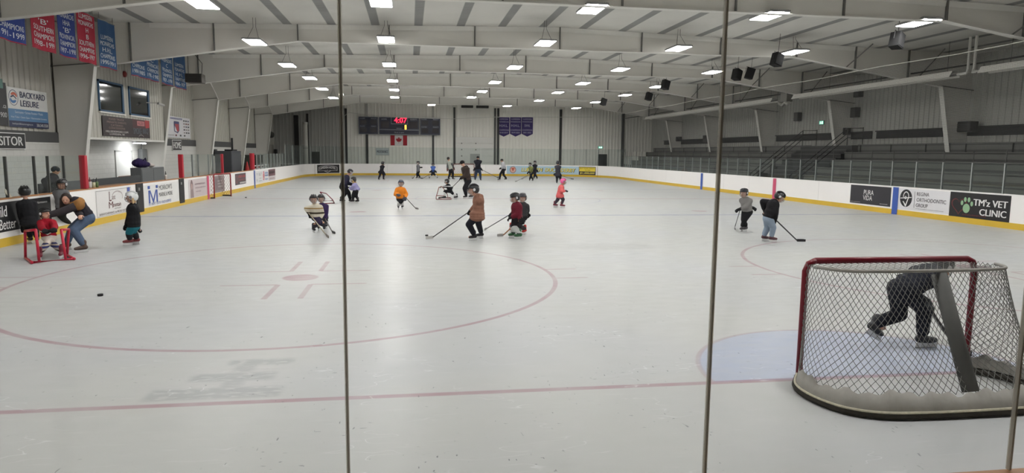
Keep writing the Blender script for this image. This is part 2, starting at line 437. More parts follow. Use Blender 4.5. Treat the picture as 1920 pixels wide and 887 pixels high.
# ------------------------------------------------------------------ building shell
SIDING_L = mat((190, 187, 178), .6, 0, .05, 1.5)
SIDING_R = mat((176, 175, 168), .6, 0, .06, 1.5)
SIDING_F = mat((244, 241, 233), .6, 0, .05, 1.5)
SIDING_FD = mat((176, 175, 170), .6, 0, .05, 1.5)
def ribbed(mb, fn, u0, u1, z0, z1, m, per=.34, dep=.035, zt=None):
    """ribbed steel siding; fn(u, z, depth)"""
    pts = []; u = u0
    while u < u1-1e-6:
        for q, d in ((0, 0), (.62, 0), (.70, 1), (.88, 1), (.96, 0)):
            if u+q*per <= u1: pts.append((u+q*per, d*dep))
        u += per
    pts.append((u1, 0)); V = []
    for a, d in pts: V += [fn(a, z0, d+.012), fn(a, z1 if zt is None else zt(a), d+.012)]
    mb.add(V, [(2*i, 2*i+2, 2*i+3, 2*i+1) for i in range(len(pts)-1)], m)
b = MB(); ribbed(b, lambda u, z, d: (WL+d, u, z), YB, YE, 2.85, EAVE, SIDING_L); b.box((WL-.15, YB, 0), (WL, YE, EAVE), SIDING_L)
structure(b.build('wall_left', SIDING_L))
BLOCK = block_mat((214, 213, 208)); STRIPE = mat((84, 84, 84), .7, 0, .05, 2)
b = MB()
for y0, y1 in ((YB, 22.0), (30.4, 57.2)):
    b.box((WL+.005, y0, 0), (WL+.12, y1, 2.47), BLOCK); b.box((WL+.005, y0, 2.47), (WL+.125, y1, 2.85), STRIPE)
b.box((WL+.005, 22.0, 0), (WL+.12, 30.4, 2.66), BLOCK)
structure(b.build('wall_left_block', BLOCK))
b = MB(); ribbed(b, lambda u, z, d: (WR-d, u, z), YB, YE, 0, EAVE, SIDING_R); b.box((WR, YB, 0), (WR+.15, YE, EAVE), SIDING_R)
structure(b.build('wall_right', SIDING_R))
b = MB()
ribbed(b, lambda u, z, d: (u, YE-d, z), -11.2, XRIDGE, 0, 7, SIDING_F, zt=roof_z); ribbed(b, lambda u, z, d: (u, YE-d, z), XRIDGE, WR, 0, 7, SIDING_F, zt=roof_z)
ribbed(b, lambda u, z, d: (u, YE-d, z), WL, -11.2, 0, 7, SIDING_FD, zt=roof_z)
b.box((WL, YE, 0), (WR, YE+.15, RIDGE), SIDING_F)
structure(b.build('wall_far', SIDING_F))
structure(obj('wall_near', (WL, YB-.15, 0), (WR, YB, RIDGE), mat((60, 58, 56), .8)))
def ceiling_material():
    m, nt, b = new_mat('roof_lining'); b.inputs['Roughness'].default_value = .6; b.inputs['Specular IOR Level'].default_value = .25
    src, x, y, z = xyz(nt)
    fr = (x*(1/1.68)+.15).op('FRACT'); strip = sstep((fr-.5).abs(), .11, .085)
    ribs = (y*9.0).op('FRACT').lt(.45)
    cur = mixc(nt, noise(nt, src, 1.2, 4, (1, .4, 1)), lin((206, 204, 198)), lin((222, 220, 214)))
    dark = mixc(nt, ribs, lin((128, 128, 126)), lin((152, 152, 150)))
    nt.links.new(mixc(nt, strip, cur, dark), b.inputs['Base Color'])
    bn = nt.nodes.new('ShaderNodeBump'); bn.inputs['Strength'].default_value = .5; bn.inputs['Distance'].default_value = .12
    nt.links.new(((y*(math.tau/2.1)).op('SINE')*.5+noise(nt, src, .9, 3)).s, bn.inputs['Height']); nt.links.new(bn.outputs[0], b.inputs['Normal'])
    return m
b = MB(); CE = ceiling_material()
b.extrude([(WL-.1, EAVE), (XRIDGE, RIDGE), (WR+.1, EAVE), (WR+.1, EAVE+.2), (XRIDGE, RIDGE+.2), (WL-.1, EAVE+.2)], lambda a, c, d: (a, d, c), YB-.1, YE+.1)
structure(b.build('ceiling', CE, None, fix=True))

# steel portal frames
FRAME = mat((226, 223, 216), .5, 0, .04, 2); STIFF = mat((108, 107, 104), .6, 0, .05, 2); FLANGE = mat((228, 226, 220), .5, 0, .04, 2)  # stiffener grey is darkened, the shading of their sides put into the colour
LK, RK, ZK = (-16.5, 5.33), (18.95, 5.43), 6.5
def ztop(x): return roof_z(x)-.02
def zlow(x):
    if x < -9.08: return LK[1]+(ZK-LK[1])*(x-LK[0])/(-9.08-LK[0])
    if x > 11.8: return RK[1]+(ZK-RK[1])*(RK[0]-x)/(RK[0]-11.8)
    return ZK
for k, Y in enumerate(FRAMES):
    root = empty('roof_frame', (0, Y, 0)); tag(root, '%s pale steel portal frame from the near end of the rink' % ordinal(k), 'roof frame', 'steel roof frames')
    b = MB()
    xs = [LK[0], -13, -9.08, -5, XRIDGE, 6, 11.8, 15, RK[0]]
    b.extrude([(x, zlow(x)) for x in xs]+[(x, ztop(x)) for x in (RK[0], XRIDGE, LK[0])], lambda a, c, d: (a, d, c), -.012, .012, FRAME)
    b.build('rafter_web', FRAME, root, fix=True)
    b = MB()
    for i in range(len(xs)-1):
        p, q = Vector((xs[i], 0, zlow(xs[i]))), Vector((xs[i+1], 0, zlow(xs[i+1]))); c = (p+q)/2; d = (q-p)/2
        b.obox(c, d*1.0, Vector((0, .13, 0)), Vector((0, 0, .012)))
    b.build('lower_flange', FLANGE, root)
    for side, K, wall, base in ((-1, LK, WL, -17.28), (1, RK, WR, 20.1)):
        b = MB(); e = .02*side
        b.extrude([(base, 0), K, (K[0], ztop(K[0])), (wall-e*5, ztop(wall)), (wall-e*5, 0)], lambda a, c, d: (a, d, c), -.012, .012)
        o = b.build('column', FRAME, root, fix=True)
        f = MB(); p, q = Vector((base, 0, 0)), Vector((K[0], 0, K[1])); f.obox((p+q)/2, (q-p)/2, Vector((0, .13, 0)), Vector((.012, 0, 0)))
        f.build('flange', FLANGE, o)
        f = MB(); f.obox(((K[0]+wall)/2, 0, K[1]-.04*side), ((wall-K[0])/2, 0, -.08), (0, .11, 0), (0, 0, .012)); f.build('knee_plate', STIFF, o)
    s = MB()
    for x0_, x1_ in ((-14.5, -9), (-9, XRIDGE), (XRIDGE, 11.8), (11.8, 15)): s.add([(x0_, -.05, roof_z(x0_)-.02), (x1_, -.05, roof_z(x1_)-.02), (x1_, -.03, roof_z(x1_)-.2), (x0_, -.03, roof_z(x0_)-.2)], [(0, 1, 2, 3)])
    s.build('lining_flap', mat((236, 234, 228), .7), root)
    for x in (-15.2, -12.2, -9.1, -5.6, -2.2, 1.3, 4.8, 8.3, 11.8, 14.6, 17.2):
        s = MB(); s.box((x-.02, -.11, zlow(x)), (x+.02, .11, ztop(x))); s.build('stiffener', STIFF, root)
    s = MB(); s.tube([(LK[0], -.05, LK[1]+.05), (LK[0]-.1, -2.2, roof_z(LK[0])-.15)], .035, 6); s.build('stay', FLANGE, root)
    for x in (14.2, 17.6): s = MB(); s.tube([(x, -.05, zlow(x)+.03), (x+.3, -1.3, roof_z(x)-.1)], .025, 6); s.build('stay', STIFF, root)

# announcer booth on the left wall, windows in it
XB = -16.95
b = MB(); ribbed(b, lambda u, z, d: (XB+d, u, z), 22.05, 30.35, 2.7, 6.3, SIDING_L, .3, .025); b.box((XB-.1, 22.05, 2.66), (XB, 30.35, 6.35), SIDING_L)
b.box((WL, 22.05, 2.62), (XB+.03, 30.35, 2.70), FLANGE)
structure(b.build('wall_booth', SIDING_L))
BLUEF = paint((58, 92, 124)); DARKPANE = mat((38, 42, 42), .06, 0, .02, 2, 0, .6)
for n, (xa, ya, xb_, yb) in enumerate(((182, 145, 232, 208), (240, 160, 280, 217)), 1):
    A = at(xa, ya, 0, XB+.03); Bq = at(xb_, yb, 0, XB+.03); y0, y1, z1, z0 = A.y, Bq.y, 4.98, 3.74
    f = MB(); t = .07
    for lo, hi in (((y0, z0), (y1, z0+t)), ((y0, z1-t), (y1, z1)), ((y0, z0), (y0+t, z1)), ((y1-t*2.2, z0), (y1, z1))):
        f.box((XB+.0, lo[0], lo[1]), (XB+.07, hi[0], hi[1]))
    o = structure(f.build('window_%d' % n, BLUEF)); obj('pane', (XB+.028, y0+.03, z0+.03), (XB+.04, y1-.03, z1-.03), DARKPANE, o)
    obj('sill', (XB, y0-.05, z0-.06), (XB+.1, y1+.05, z0), FLANGE, o)
# doorway in the block wall below the booth
D0, D1 = at(217, 300, 0, WL+.13), at(247, 300, 0, WL+.13)
f = MB(); f.box((WL+.12, D0.y-.06, 0), (WL+.15, D0.y, 2.2)); f.box((WL+.12, D1.y, 0), (WL+.15, D1.y+.06, 2.2)); f.box((WL+.12, D0.y-.06, 2.14), (WL+.15, D1.y+.06, 2.2))
o = structure(f.build('door_1', paint((170, 170, 166)))); obj('leaf', (WL+.121, D0.y, 0), (WL+.135, D1.y, 2.14), paint((226, 226, 222)), o)
obj('push_bar', (WL+.135, D0.y+.15, .98), (WL+.17, D1.y-.25, 1.03), paint((120, 84, 66)), o)
# dark doorway and end corner on the left, beyond the block wall
o = structure(obj('door_2', (WL+.01, 57.4, 0), (WL+.06, 61.2, 3.6), paint((46, 46, 46))))
bx = MB(); bx.tube([(WL+.3, 57.3, 3.75), (WL+.3, 61.4, 3.75)], .3, 14); bx.build('roll_housing', paint((58, 58, 57)), o)

# far wall: posts, overhead door, exit door
for n, (px, w, za, zb, c) in enumerate(((556, .42, 0, 6.8, (40, 38, 37)), (577, .2, 0, 6.8, (42, 40, 40)), (649, .22, 0, 6.9, (38, 37, 37)), (688, .2, 0, 4.2, (50, 49, 48)), (812, .2, 0, 4.2, (50, 49, 48)),
        (852, .2, 0, 7, (70, 68, 66)), (928, .16, 0, 7, (74, 72, 70)), (934, .2, 0, 7, (48, 46, 46)), (1051, .24, 0, 7, (46, 45, 44)), (1168, .25, 0, 6.6, (62, 62, 61))), 1):
    x = at(px, 250, 1, YE-.1).x
    structure(obj('trim_%d' % n, (x-w/2, YE-.2, za), (x+w/2, YE-.03, min(zb, zlow(x)+.3 if abs(x) < 16 else zb)), paint(c)))
    if px in (688, 812): structure(obj('trim_%d' % (n+20), (x-w/2, YE-.16, 5.75), (x+w/2, YE-.03, 7.0), paint((190, 188, 182))))
X0, X1 = at(854, 280, 1, YE-.1).x, at(926, 280, 1, YE-.1).x
b = MB()
for k in range(6): b.bbox((X0, YE-.12, .02+k*.64), (X1, YE-.05, .02+k*.64+.625), .012)
od = structure(b.build('door_3', paint((232, 230, 225))))
for dx in (.55, 2.0):
    f = MB()
    for k in range(1, 6): f.box((X0+dx*1.0+.02, YE-.14, k*.64-.05), (X0+dx+.14, YE-.115, k*.64+.06))
    f.build('hinge_strip', paint((120, 118, 114)), od)
dd = structure(obj('door_4', (X0+1.5, YE-.17, 0), (X0+2.5, YE-.125, 2.15), paint((176, 176, 172)))); obj('handle', (X0+2.3, YE-.21, 1.0), (X0+2.42, YE-.165, 1.06), paint((70, 70, 70)), dd)
e0, e1 = at(1121, 300, 1, YE-.1).x, at(1138, 300, 1, YE-.1).x
dd = structure(obj('door_5', (e0, YE-.1, 0), (e1, YE-.04, 2.25), paint((44, 44, 45)))); obj('handle', (e0+.08, YE-.14, 1.0), (e0+.2, YE-.095, 1.05), paint((130, 130, 130)), dd)
e0, e1 = at(585, 300, 1, YE-.1).x, at(591, 300, 1, YE-.1).x
dd = structure(obj('door_6', (e0, YE-.1, 0), (e1+.5, YE-.04, 2.2), paint((52, 50, 48)))); obj('handle', (e0+.1, YE-.14, 1.0), (e0+.2, YE-.095, 1.05), paint((130, 130, 130)), dd)

# ------------------------------------------------------------------ ceiling lamps
HOUS = paint((150, 150, 150)); LAMP = mat((255, 253, 251), .5, 0, 0, 1, 0, .1, LAMP_STRENGTH); CABLE = paint((60, 58, 56))
def lamp(loc, label, group):
    x, y, z = loc; root = empty('ceiling_lamp', (x, y, z)); tag(root, label, 'ceiling light', group)
    b = MB(); b.bbox((-.33, -.66, .015), (.33, .66, .075), .012)
    for i in range(9): b.box((-.28+i*.07-.006, -.6, .07), (-.28+i*.07+.006, .6, .1))
    b.build('housing', HOUS, root)
    obj('diffuser', (-.3, -.63, .0), (.3, .63, .016), LAMP, root)
    zt = roof_z(x)-z-.02
    for sx in (-1, 1):
        w = MB(); w.tube([(sx*.2, -.3, .09), (sx*.05, 0, min(.55, zt)), (sx*.05, 0, zt)], .007, 5); w.build('hanger', CABLE, root)
ROWS = [[(378, 8), (478, 80), (539, 123), (581, 147), (604, 167), (625, 184)], [(714, 5), (724, 75), (730, 122), (736, 152), (739, 169), (740, 183)],
        [(1110, 18), (1022, 82), (965, 127), (928, 155), (904, 172), (884, 183)], [(1442, 31), (1272, 92), (1163, 131), (1093, 157), (1046, 174), (1011, 189)],
        [(1722, 44), (1488, 99), (1336, 136), (1233, 163), (1172, 179), (1117, 192), (1080, 203)]]
NM = ['leftmost row', 'scoreboard row', 'middle row', 'fourth row from the left', 'row beside the speakers']
for r, row in enumerate(ROWS):
    for k, (px, py) in enumerate(row):
        p = at(px, py, 2, 6.2 if r == 0 else 6.5); lamp(p, 'lit panel lamp, %s from the near end in the %s' % (ordinal(k), NM[r]), 'hanging panel lamps')
for k, (px, py) in enumerate(((809, 197), (951, 199))):
    lamp(at(px, py, 2, 6.5), ('small lit lamp hanging just above the scoreboard end', 'small lit lamp hanging above the purple pennants')[k], 'hanging panel lamps')
for y in (0.2, 7.3):
    for k, x in enumerate((-10.9, -5.6, .5, 6.1, 11.2)):
        lamp(Vector((x, y, 6.5)), 'panel lamp %s the near goal net, %s of five across' % ('above' if y < 1 else 'just beyond', ordinal(k)), 'hanging panel lamps')

# ------------------------------------------------------------------ rink boards
BW = mat((246, 243, 241), .35, 0, .03, .8, 0, .5); KICK = mat((214, 178, 62), .4, 0, .08, 2); CAPW = mat((176, 126, 84), .5, 0, .1, 3)
ZC = 1.08
boards = empty('rink_boards', (0, 0, 0)); tag(boards, 'long white boards with a yellow kick strip around the ice', 'rink boards')
def ring_strip(z0, z1, o0, o1, m, name):
    b = MB(); n = len(PATH); V = []
    S = [CUM[i] for i in range(n)]
    for s in S:
        e = 1e-4
        V += [bp(s+e, z0, o0), bp(s+e, z0, o1), bp(s+e, z1, o1), bp(s+e, z1, o0)]
    for i in range(n):
        j = (i+1) % n
        for k in range(4): b.f.append([i*4+k, j*4+k, j*4+(k+1) % 4, i*4+(k+1) % 4]); b.m.append(0)
    b.v = [tuple(v) for v in V]; b.mats = [m]
    if name == 'cap_rail':
        b.mats = [m, BW]; b.m = [0 if (PATH[i//4][0] < -13.5 and PATH[i//4][1] < 36) or PATH[i//4][1] < 2 else 1 for i in range(4*n)]
    return b.build(name, m, boards, fix=True)
ring_strip(-.1, ZC, -.1, 0.0, BW, 'panel'); ring_strip(0, .2, -.01, .012, KICK, 'kick_strip'); ring_strip(ZC-.005, ZC+.028, -.13, .006, CAPW, 'cap_rail')
def board_mark(s, w, z0, z1, m, name, off=.0165):
    b = MB(); b.add([bp(s-w/2, z0, off), bp(s+w/2, z0, off), bp(s+w/2, z1, off), bp(s-w/2, z1, off)], [(0, 1, 2, 3)]); return b.build(name, m, boards)
BL, RD = paint((62, 92, 170), .4), paint((206, 84, 118), .4)
for s, m in ((sR(18.3), BL), (sR(36.6), BL), (sR(27.45), RD), (sL(36.6), BL), (sL(27.0), RD)): board_mark(s, .32, 0, ZC-.006, m, 'line_stripe')
for px in (590, 1120): board_mark(s_px(px), .035, 0, ZC-.006, paint((120, 84, 80)), 'seam')
for s in [sR(y) for y in (10.5, 23.5, 30.2, 33.4, 40, 43, 46, 50)]+[sF(x) for x in (-7, -4.6, -2.2, .2, 2.6)]: board_mark(s, .012, .2, ZC-.006, paint((176, 174, 172)), 'seam', .003)

# ------------------------------------------------------------------ glass around the rink
POSTM = metal((176, 180, 178), .45); DPOST = paint((70, 70, 68)); REDPAD = mat((176, 38, 52), .5, 0, .06, 4)
def glass_panel(s0, s1, zt, label, group, post=True, upper=False, m=GLASS, zb=ZC+.03, pm=POSTM):
    root = empty('glass_panel', bp(s0, zb, -.05)); tag(root, label, 'rink glass', group); L = root.location
    b = MB(); A, B_ = bp(s0+.02, 0, -.045)-L, bp(s1-.02, 0, -.045)-L; d = (B_-A).normalized(); nrm = Vector((d.y, -d.x, 0)); t = .006
    A.z = B_.z = 0
    P = [A-nrm*t, B_-nrm*t, B_+nrm*t, A+nrm*t]; Z = Vector((0, 0, zt-zb))
    b.add(P+[p+Z for p in P], [(0, 3, 2, 1), (4, 5, 6, 7), (0, 1, 5, 4), (1, 2, 6, 5), (2, 3, 7, 6), (3, 0, 4, 7)]); b.build('pane', m, root, fix=True)
    if post:
        b = MB(); Q = Vector((0, 0, 0)); b.obox(Q+Vector((0, 0, (zt-zb)/2)), d*.02, nrm*.03, Vector((0, 0, (zt-zb)/2))); b.build('post', pm, root)
    if upper:
        b = MB(); b.obox(Vector((0, 0, zt-zb+.2)), d*.01, nrm*.012, Vector((0, 0, .2))); b.build('post_extension', DPOST, root)
        b = MB(); b.obox((A+B_)/2+Z+Vector((0, 0, .012)), (B_-A)/2*1.02, nrm*.012, Vector((0, 0, .012))); b.build('top_rail', DPOST, root)
def glass_run(ss, zt, lab, grp, **k):
    for i in range(len(ss)-1): glass_panel(ss[i], ss[i+1], zt, lab % ordinal(i), grp, **k)
LOW, TALL = 2.06, 2.72
sA, sB = s_px(537), s_px(1171)
glass_run([sL(y) for y in (9.95, 11.22, 12.45, 13.1, 13.92, 15.0)], LOW, '%s low glass panel of the penalty bench, from the near end', 'penalty bench glass', pm=DPOST)
glass_run([sL(y) for y in (23.6, 25.03, 25.87, 27.44, 28.14, 29.7)], LOW, '%s low glass panel beyond the open players bench', 'left low glass')
n = 9; s0 = sL(37.6); glass_run([s0+(sA-s0)*i/n for i in range(n+1)], LOW, '%s low glass panel after the red cones', 'left corner low glass')
ss = [sA]+[s_px(px) for px in (551, 565, 583, 601, 609, 627, 648, 673)]
glass_run(ss, TALL, '%s tall glass panel in the curved corner by the white pole', 'corner tall glass')
s0, s1 = ss[-1], s_px(1076); n = 9
for i in range(n): glass_panel(s0+(s1-s0)*i/n, s0+(s1-s0)*(i+1)/n, TALL, '%s tall seamless glass panel below the scoreboard wall' % ordinal(i), 'end tall glass', post=(i == 0))
ss = [s_px(px) for px in (1076, 1098, 1120, 1139, 1156, 1171)]
glass_run(ss, TALL, '%s tall glass panel in the corner in front of the exit door', 'far corner tall glass')
ys = [10.8+1.31*i for i in range(32)][::-1]
ss = [sB+(sR(ys[0])-sB)*i/3 for i in range(3)]+[sR(y) for y in ys]
n = len(ss)-1
for i in range(n): glass_panel(ss[i], ss[i+1], LOW+.03, 'low glass panel before the bleachers, %s from the near end' % ordinal(n-1-i) if n-1-i < 34 else 'low glass panel at the far end of the bleachers', 'bleacher side glass', upper=True)
for px, y, lab in ((163, 15.06, 'red padded post at the end of the penalty bench glass'), (343, 23.55, 'red padded post where the glass starts again past the players bench'), (419, 29.76, 'thin red padded post beside the dark equipment cabinet')):
    b = MB(); r = .085 if px != 419 else .06; b.bbox((-r, -r, 0), (r, r, LOW-ZC-.02), .02); o = b.build('padded_post', REDPAD); o.location = (XL-.05, y, ZC+.03); tag(o, lab, 'padded post', 'red padded posts')
b = MB(); b.tube([(0, 0, 0), (0, 0, .98)], .15, 16); o = b.build('padded_post', REDPAD); o.location = (XL-.3, 37.5, ZC+.03); tag(o, 'round thick red padded post beside the traffic cones', 'padded post', 'red padded posts')

# ------------------------------------------------------------------ the glass the picture is taken through
def seam_mat(rgb, tr):
    m, nt, b = new_mat('seam_strip'); out = nt.nodes['Material Output']; b.inputs['Base Color'].default_value = lin(rgb)
    t = nt.nodes.new('ShaderNodeBsdfTransparent'); t.inputs[0].default_value = lin(rgb); mx = nt.nodes.new('ShaderNodeMixShader'); mx.inputs[0].default_value = tr
    nt.links.new(b.outputs[0], mx.inputs[1]); nt.links.new(t.outputs[0], mx.inputs[2]); nt.links.new(mx.outputs[0], out.inputs[0]); return m
SEAM = seam_mat((238, 236, 230), .8); SEAMD = seam_mat((205, 200, 192), .6)
xs = [-5.03-1.195*k for k in (4, 3, 2, 1)]+[-5.03+1.195*k for k in range(0, 8)]
for i in range(len(xs)-1):
    root = empty('glass_panel', (xs[i], YN, ZC+.03)); tag(root, 'tall clear glass pane close to the viewer, %s from the left' % ordinal(i), 'rink glass', 'near end glass')
    obj('pane', (.006, -.006, 0), (1.189, .006, 2.6), NEAR_GLASS, root)
    b = MB(); b.box((-.0028, -.008, 0), (.0028, .008, 2.6)); o = b.build('seam_strip', SEAMD, root)
    b = MB(); b.box((-.0058, -.0085, 0), (-.0026, .0085, 2.6)); b.box((.0026, -.0085, 0), (.0045, .0085, 2.6)); b.build('seam_edge', SEAM, o)

# ------------------------------------------------------------------ advertisements on the boards
def illegible(x0, x1, y, h, c, seed=1):
    """a line of lettering too small to read in the photo: short uneven strokes"""
    r = random.Random(seed); o = []; x = x0
    while x < x1:
        w = h*r.uniform(.35, .9); o.append(('r', x, y-h/2*r.uniform(.7, 1), min(x+w, x1), y+h/2*r.uniform(.6, 1), c)); x += w+h*r.uniform(.2, .5)
    return o
WHT, BLK = (232, 231, 230), (30, 30, 32)
def board_ad(label, s0, s1, z0, z1, bg, items, cols=1):
    w, h = s1-s0, z1-z0
    return sign('board_advertisement', label, 'advertisement', lambda u, v, d: bp(s0+u, z0+v, d+.003), w, h, bg, items, .004, 'advertisements on the boards', cols)
GREY = (120, 118, 118)
board_ad('black board advertisement with white build better lettering behind the child in red', sL(8.9), sL(13.0), .34, 1.02, (34, 34, 36), [
    ('t', 'Build', 1.85, .47, .25, .56, WHT), ('t', 'Better', 2.14, .17, .24, .66, WHT), ('t', '+High Performance', 3.45, .56, .075, .95, WHT), ('t', 'Building', 3.2, .43, .075, .42, WHT)])
MR = (110, 72, 72)
board_ad('white board advertisement with a brown mountain logo beside the white-helmeted child', sL(15.58), sL(18.2), .2, 1.02, (228, 226, 224), [
    ('r', .02, .02, 2.6, .03, GREY), ('r', .02, .79, 2.6, .8, GREY), ('r', .02, .02, .03, .8, GREY), ('r', 2.59, .02, 2.6, .8, GREY),
    ('t', 'L', .98, .6, .3, .16, MR), ('t', 'ast', 1.22, .55, .12, .26, MR), ('t', 'M', 1.0, .33, .2, .3, MR), ('t', 'ountain', 1.45, .32, .13, .6, MR),
    ('p', ringpts(1.5, .6, .38, .15, .035, .3, 3.3), (180, 170, 168)), ('p', ringpts(1.62, .56, .28, .16, .03, -.6, 1.7), (180, 170, 168)), ('t', "DISTILLERY", 1.5, .2, .045, .5, GREY),
    ('t', "SASKATCHEWAN'S 1st MICRO DISTILLERY", 1.3, .09, .07, 2.3, (90, 70, 70)), ('r', 2.28, .66, 2.5, .81, (66, 84, 160))])
BB = (58, 84, 160)
board_ad('white board advertisement with a large blue letter and marine lettering', sL(19.25), sL(22.95), .22, 1.0, (230, 229, 227), [
    ('p', [(.45, .12), (.6, .12), (.6, .5), (.85, .12), (.95, .12), (1.2, .5), (1.2, .12), (1.35, .12), (1.35, .58), (1.15, .58), (.9, .25), (.65, .58), (.45, .58)], BB), ('r', .4, .63, .62, .74, BB), ('r', 1.18, .63, 1.4, .74, BB),
    ('t', "MORROW'S", 2.2, .63, .19, 1.4, (60, 60, 64)), ('t', 'MARINE & MORE', 2.2, .37, .15, 1.45, (60, 60, 64)), ('t', 'RV \u2022 BOAT \u2022 AUTO \u2022 SALES & SERVICE', 1.6, .09, .09, 2.3, BB)])
for y0, y1, lab in ((18.6, 19.2, 'black bench gate behind the white-helmeted child'), (23.0, 23.58, 'black bench gate under the red padded post')):
    b = MB(); b.bbox((XL+.001, y0, .1), (XL+.03, y1, ZC+.01), .008); o = b.build('bench_gate', mat((24, 23, 24), .5)); tag(o, lab, 'gate', 'bench gates')
    h = MB(); h.bbox((XL+.03, y0+.12, .85), (XL+.05, y0+.26, .95), .006); h.build('latch', metal((150, 150, 150)), o)
board_ad('pale pink board advertisement with a portrait and small writing', sL(24.2), sL(26.9), .22, 1.0, (206, 194, 194), [
    ('p', ellpts(.42, .52, .17, .24), (128, 106, 108)), ('p', [(.2, .0), (.66, .0), (.6, .4), (.26, .4)], (150, 132, 132)), ('p', ellpts(.42, .48, .09, .13), (196, 168, 160)), ('r', 0, 0, .1, .78, (224, 218, 218)),
    ] + illegible(.85, 2.3, .56, .08, (158, 138, 144), 2) + illegible(.85, 2.35, .4, .06, (158, 138, 144), 3) + illegible(.85, 1.6, .24, .06, (158, 138, 144), 4))
board_ad('grey board advertisement seen through the small red net', sL(28.1), sL(29.85), .22, 1.02, (150, 138, 138), [('r', .1, .1, 1.65, .68, (132, 118, 120))] + illegible(.5, 1.3, .55, .07, (190, 180, 178), 5) + illegible(.5, 1.2, .42, .07, (190, 180, 178), 6) + illegible(.5, 1.25, .28, .07, (190, 180, 178), 7))
board_ad('dark square board advertisement with red lettering beside a blue stripe', sL(32.0), sL(34.4), .4, 1.0, (84, 76, 80), [('p', ringpts(.32, .3, .22, .22, .05), (150, 80, 84))] + illegible(.7, 2.2, .44, .18, (176, 82, 82), 8) + illegible(.7, 2.1, .25, .1, (150, 84, 84), 9) + illegible(.95, 2.2, .09, .1, (226, 222, 222), 10))
board_ad('white board advertisement with pale scattered lettering past the blue stripe', sL(36.9), sL(38.8), .25, 1.0, (226, 225, 224), [('t', 'Y  ELT', 1.0, .55, .16, 1.5, (110, 116, 122)), ('t', 'N', .35, .2, .16, .16, (110, 116, 122)), ] + illegible(1.0, 1.6, .3, .06, (160, 166, 170), 11) + illegible(.8, 1.7, .14, .07, (160, 166, 170), 12))
board_ad('white board advertisement with a red oval and blue lettering', sL(38.85), sL(40.6), .25, 1.0, (226, 225, 226), [('p', ellpts(.35, .42, .24, .3), (206, 96, 104)), ('p', ringpts(.35, .42, .15, .2, .04), WHT)] + illegible(.72, 1.65, .58, .14, (90, 128, 186), 13) + illegible(.72, 1.65, .42, .12, (90, 128, 186), 14) + illegible(.72, 1.6, .18, .09, (110, 136, 180), 15))
board_ad('small board advertisement with a dark red patterned top', sL(40.7), sL(43.0), .28, 1.02, (206, 198, 198), [('r', 0, .3, 2.3, .74, (112, 78, 84))] + illegible(.3, 2.0, .54, .22, (48, 40, 44), 16) + illegible(.3, 1.9, .14, .09, (168, 136, 138), 17))
s0, s1 = s_px(595.5), s_px(637); w = s1-s0
board_ad('black board advertisement with arched white hotel lettering in the curved corner', s0, s1, .25, 1.02, (34, 34, 36), [
    ('p', [(w*.07, .2), (w*.07, .55), (w*.25, .66), (w*.5, .7), (w*.75, .66), (w*.91, .55), (w*.91, .2), (w*.66, .2), (w*.5, .05), (w*.33, .2)], WHT),
    ('p', [(w*.085, .22), (w*.085, .535), (w*.25, .635), (w*.5, .675), (w*.75, .635), (w*.895, .535), (w*.895, .22), (w*.65, .22), (w*.5, .075), (w*.34, .22)], (40, 38, 42)),
    ('t', 'LUMSDEN HOTEL', w*.49, .42, .19, w*.72, WHT, {'arc': .1, 'bold': .025}), ('t', '&', w*.49, .32, .05, None, WHT), ('t', 'STEAK PIT', w*.5, .2, .085, w*.27, WHT)], 24)
YEL = (238, 222, 110)
def outlined(t, cx, cy, h, w, c, edge, sh=.2): return [('t', t, cx+.02, cy-.025, h*1.05, w*1.03, edge, {'bold': .06, 'shear': sh}), ('t', t, cx, cy, h, w, c, {'bold': .03, 'shear': sh})]
w = 7.3; s0 = s_px(950)
board_ad('long pale blue board advertisement with yellow derby lettering on the end boards', s0, s0+w, .2, 1.0, (178, 204, 220), [
    ('p', ellpts(.62, .42, .32, .32), (150, 76, 70)), ('p', ellpts(.62, .42, .27, .27), (222, 178, 160)), ('p', [(.45, .6), (.8, .6), (.62, .25)], (196, 90, 76))]
    + outlined('LUMSDEN', 2.55, .44, .36, 2.1, YEL, (58, 54, 52)) + outlined('DUCK', 4.55, .44, .36, 1.3, YEL, (58, 54, 52)) + outlined('DERBY', 6.2, .42, .36, 1.5, YEL, (58, 54, 52))
    + [('t', 'lumsdenduckderby.ca', 4.2, .12, .09, 2.0, (70, 110, 150))], 48)
board_ad('small yellow and black board advertisement with a million dollar sum', s0+w+.02, s0+w+1.95, .2, 1.0, (44, 40, 56), [
    ('r', .05, .34, 1.88, .74, (232, 208, 74)), ('t', 'BUY YOUR CHANCE', .96, .64, .11, 1.65, (90, 62, 44)), ('t', 'TO WIN', .96, .45, .11, .6, (90, 62, 44)), ('t', '$1,000,000', .96, .17, .2, 1.65, YEL, {'bold': .03, 'shear': .15})], 14)
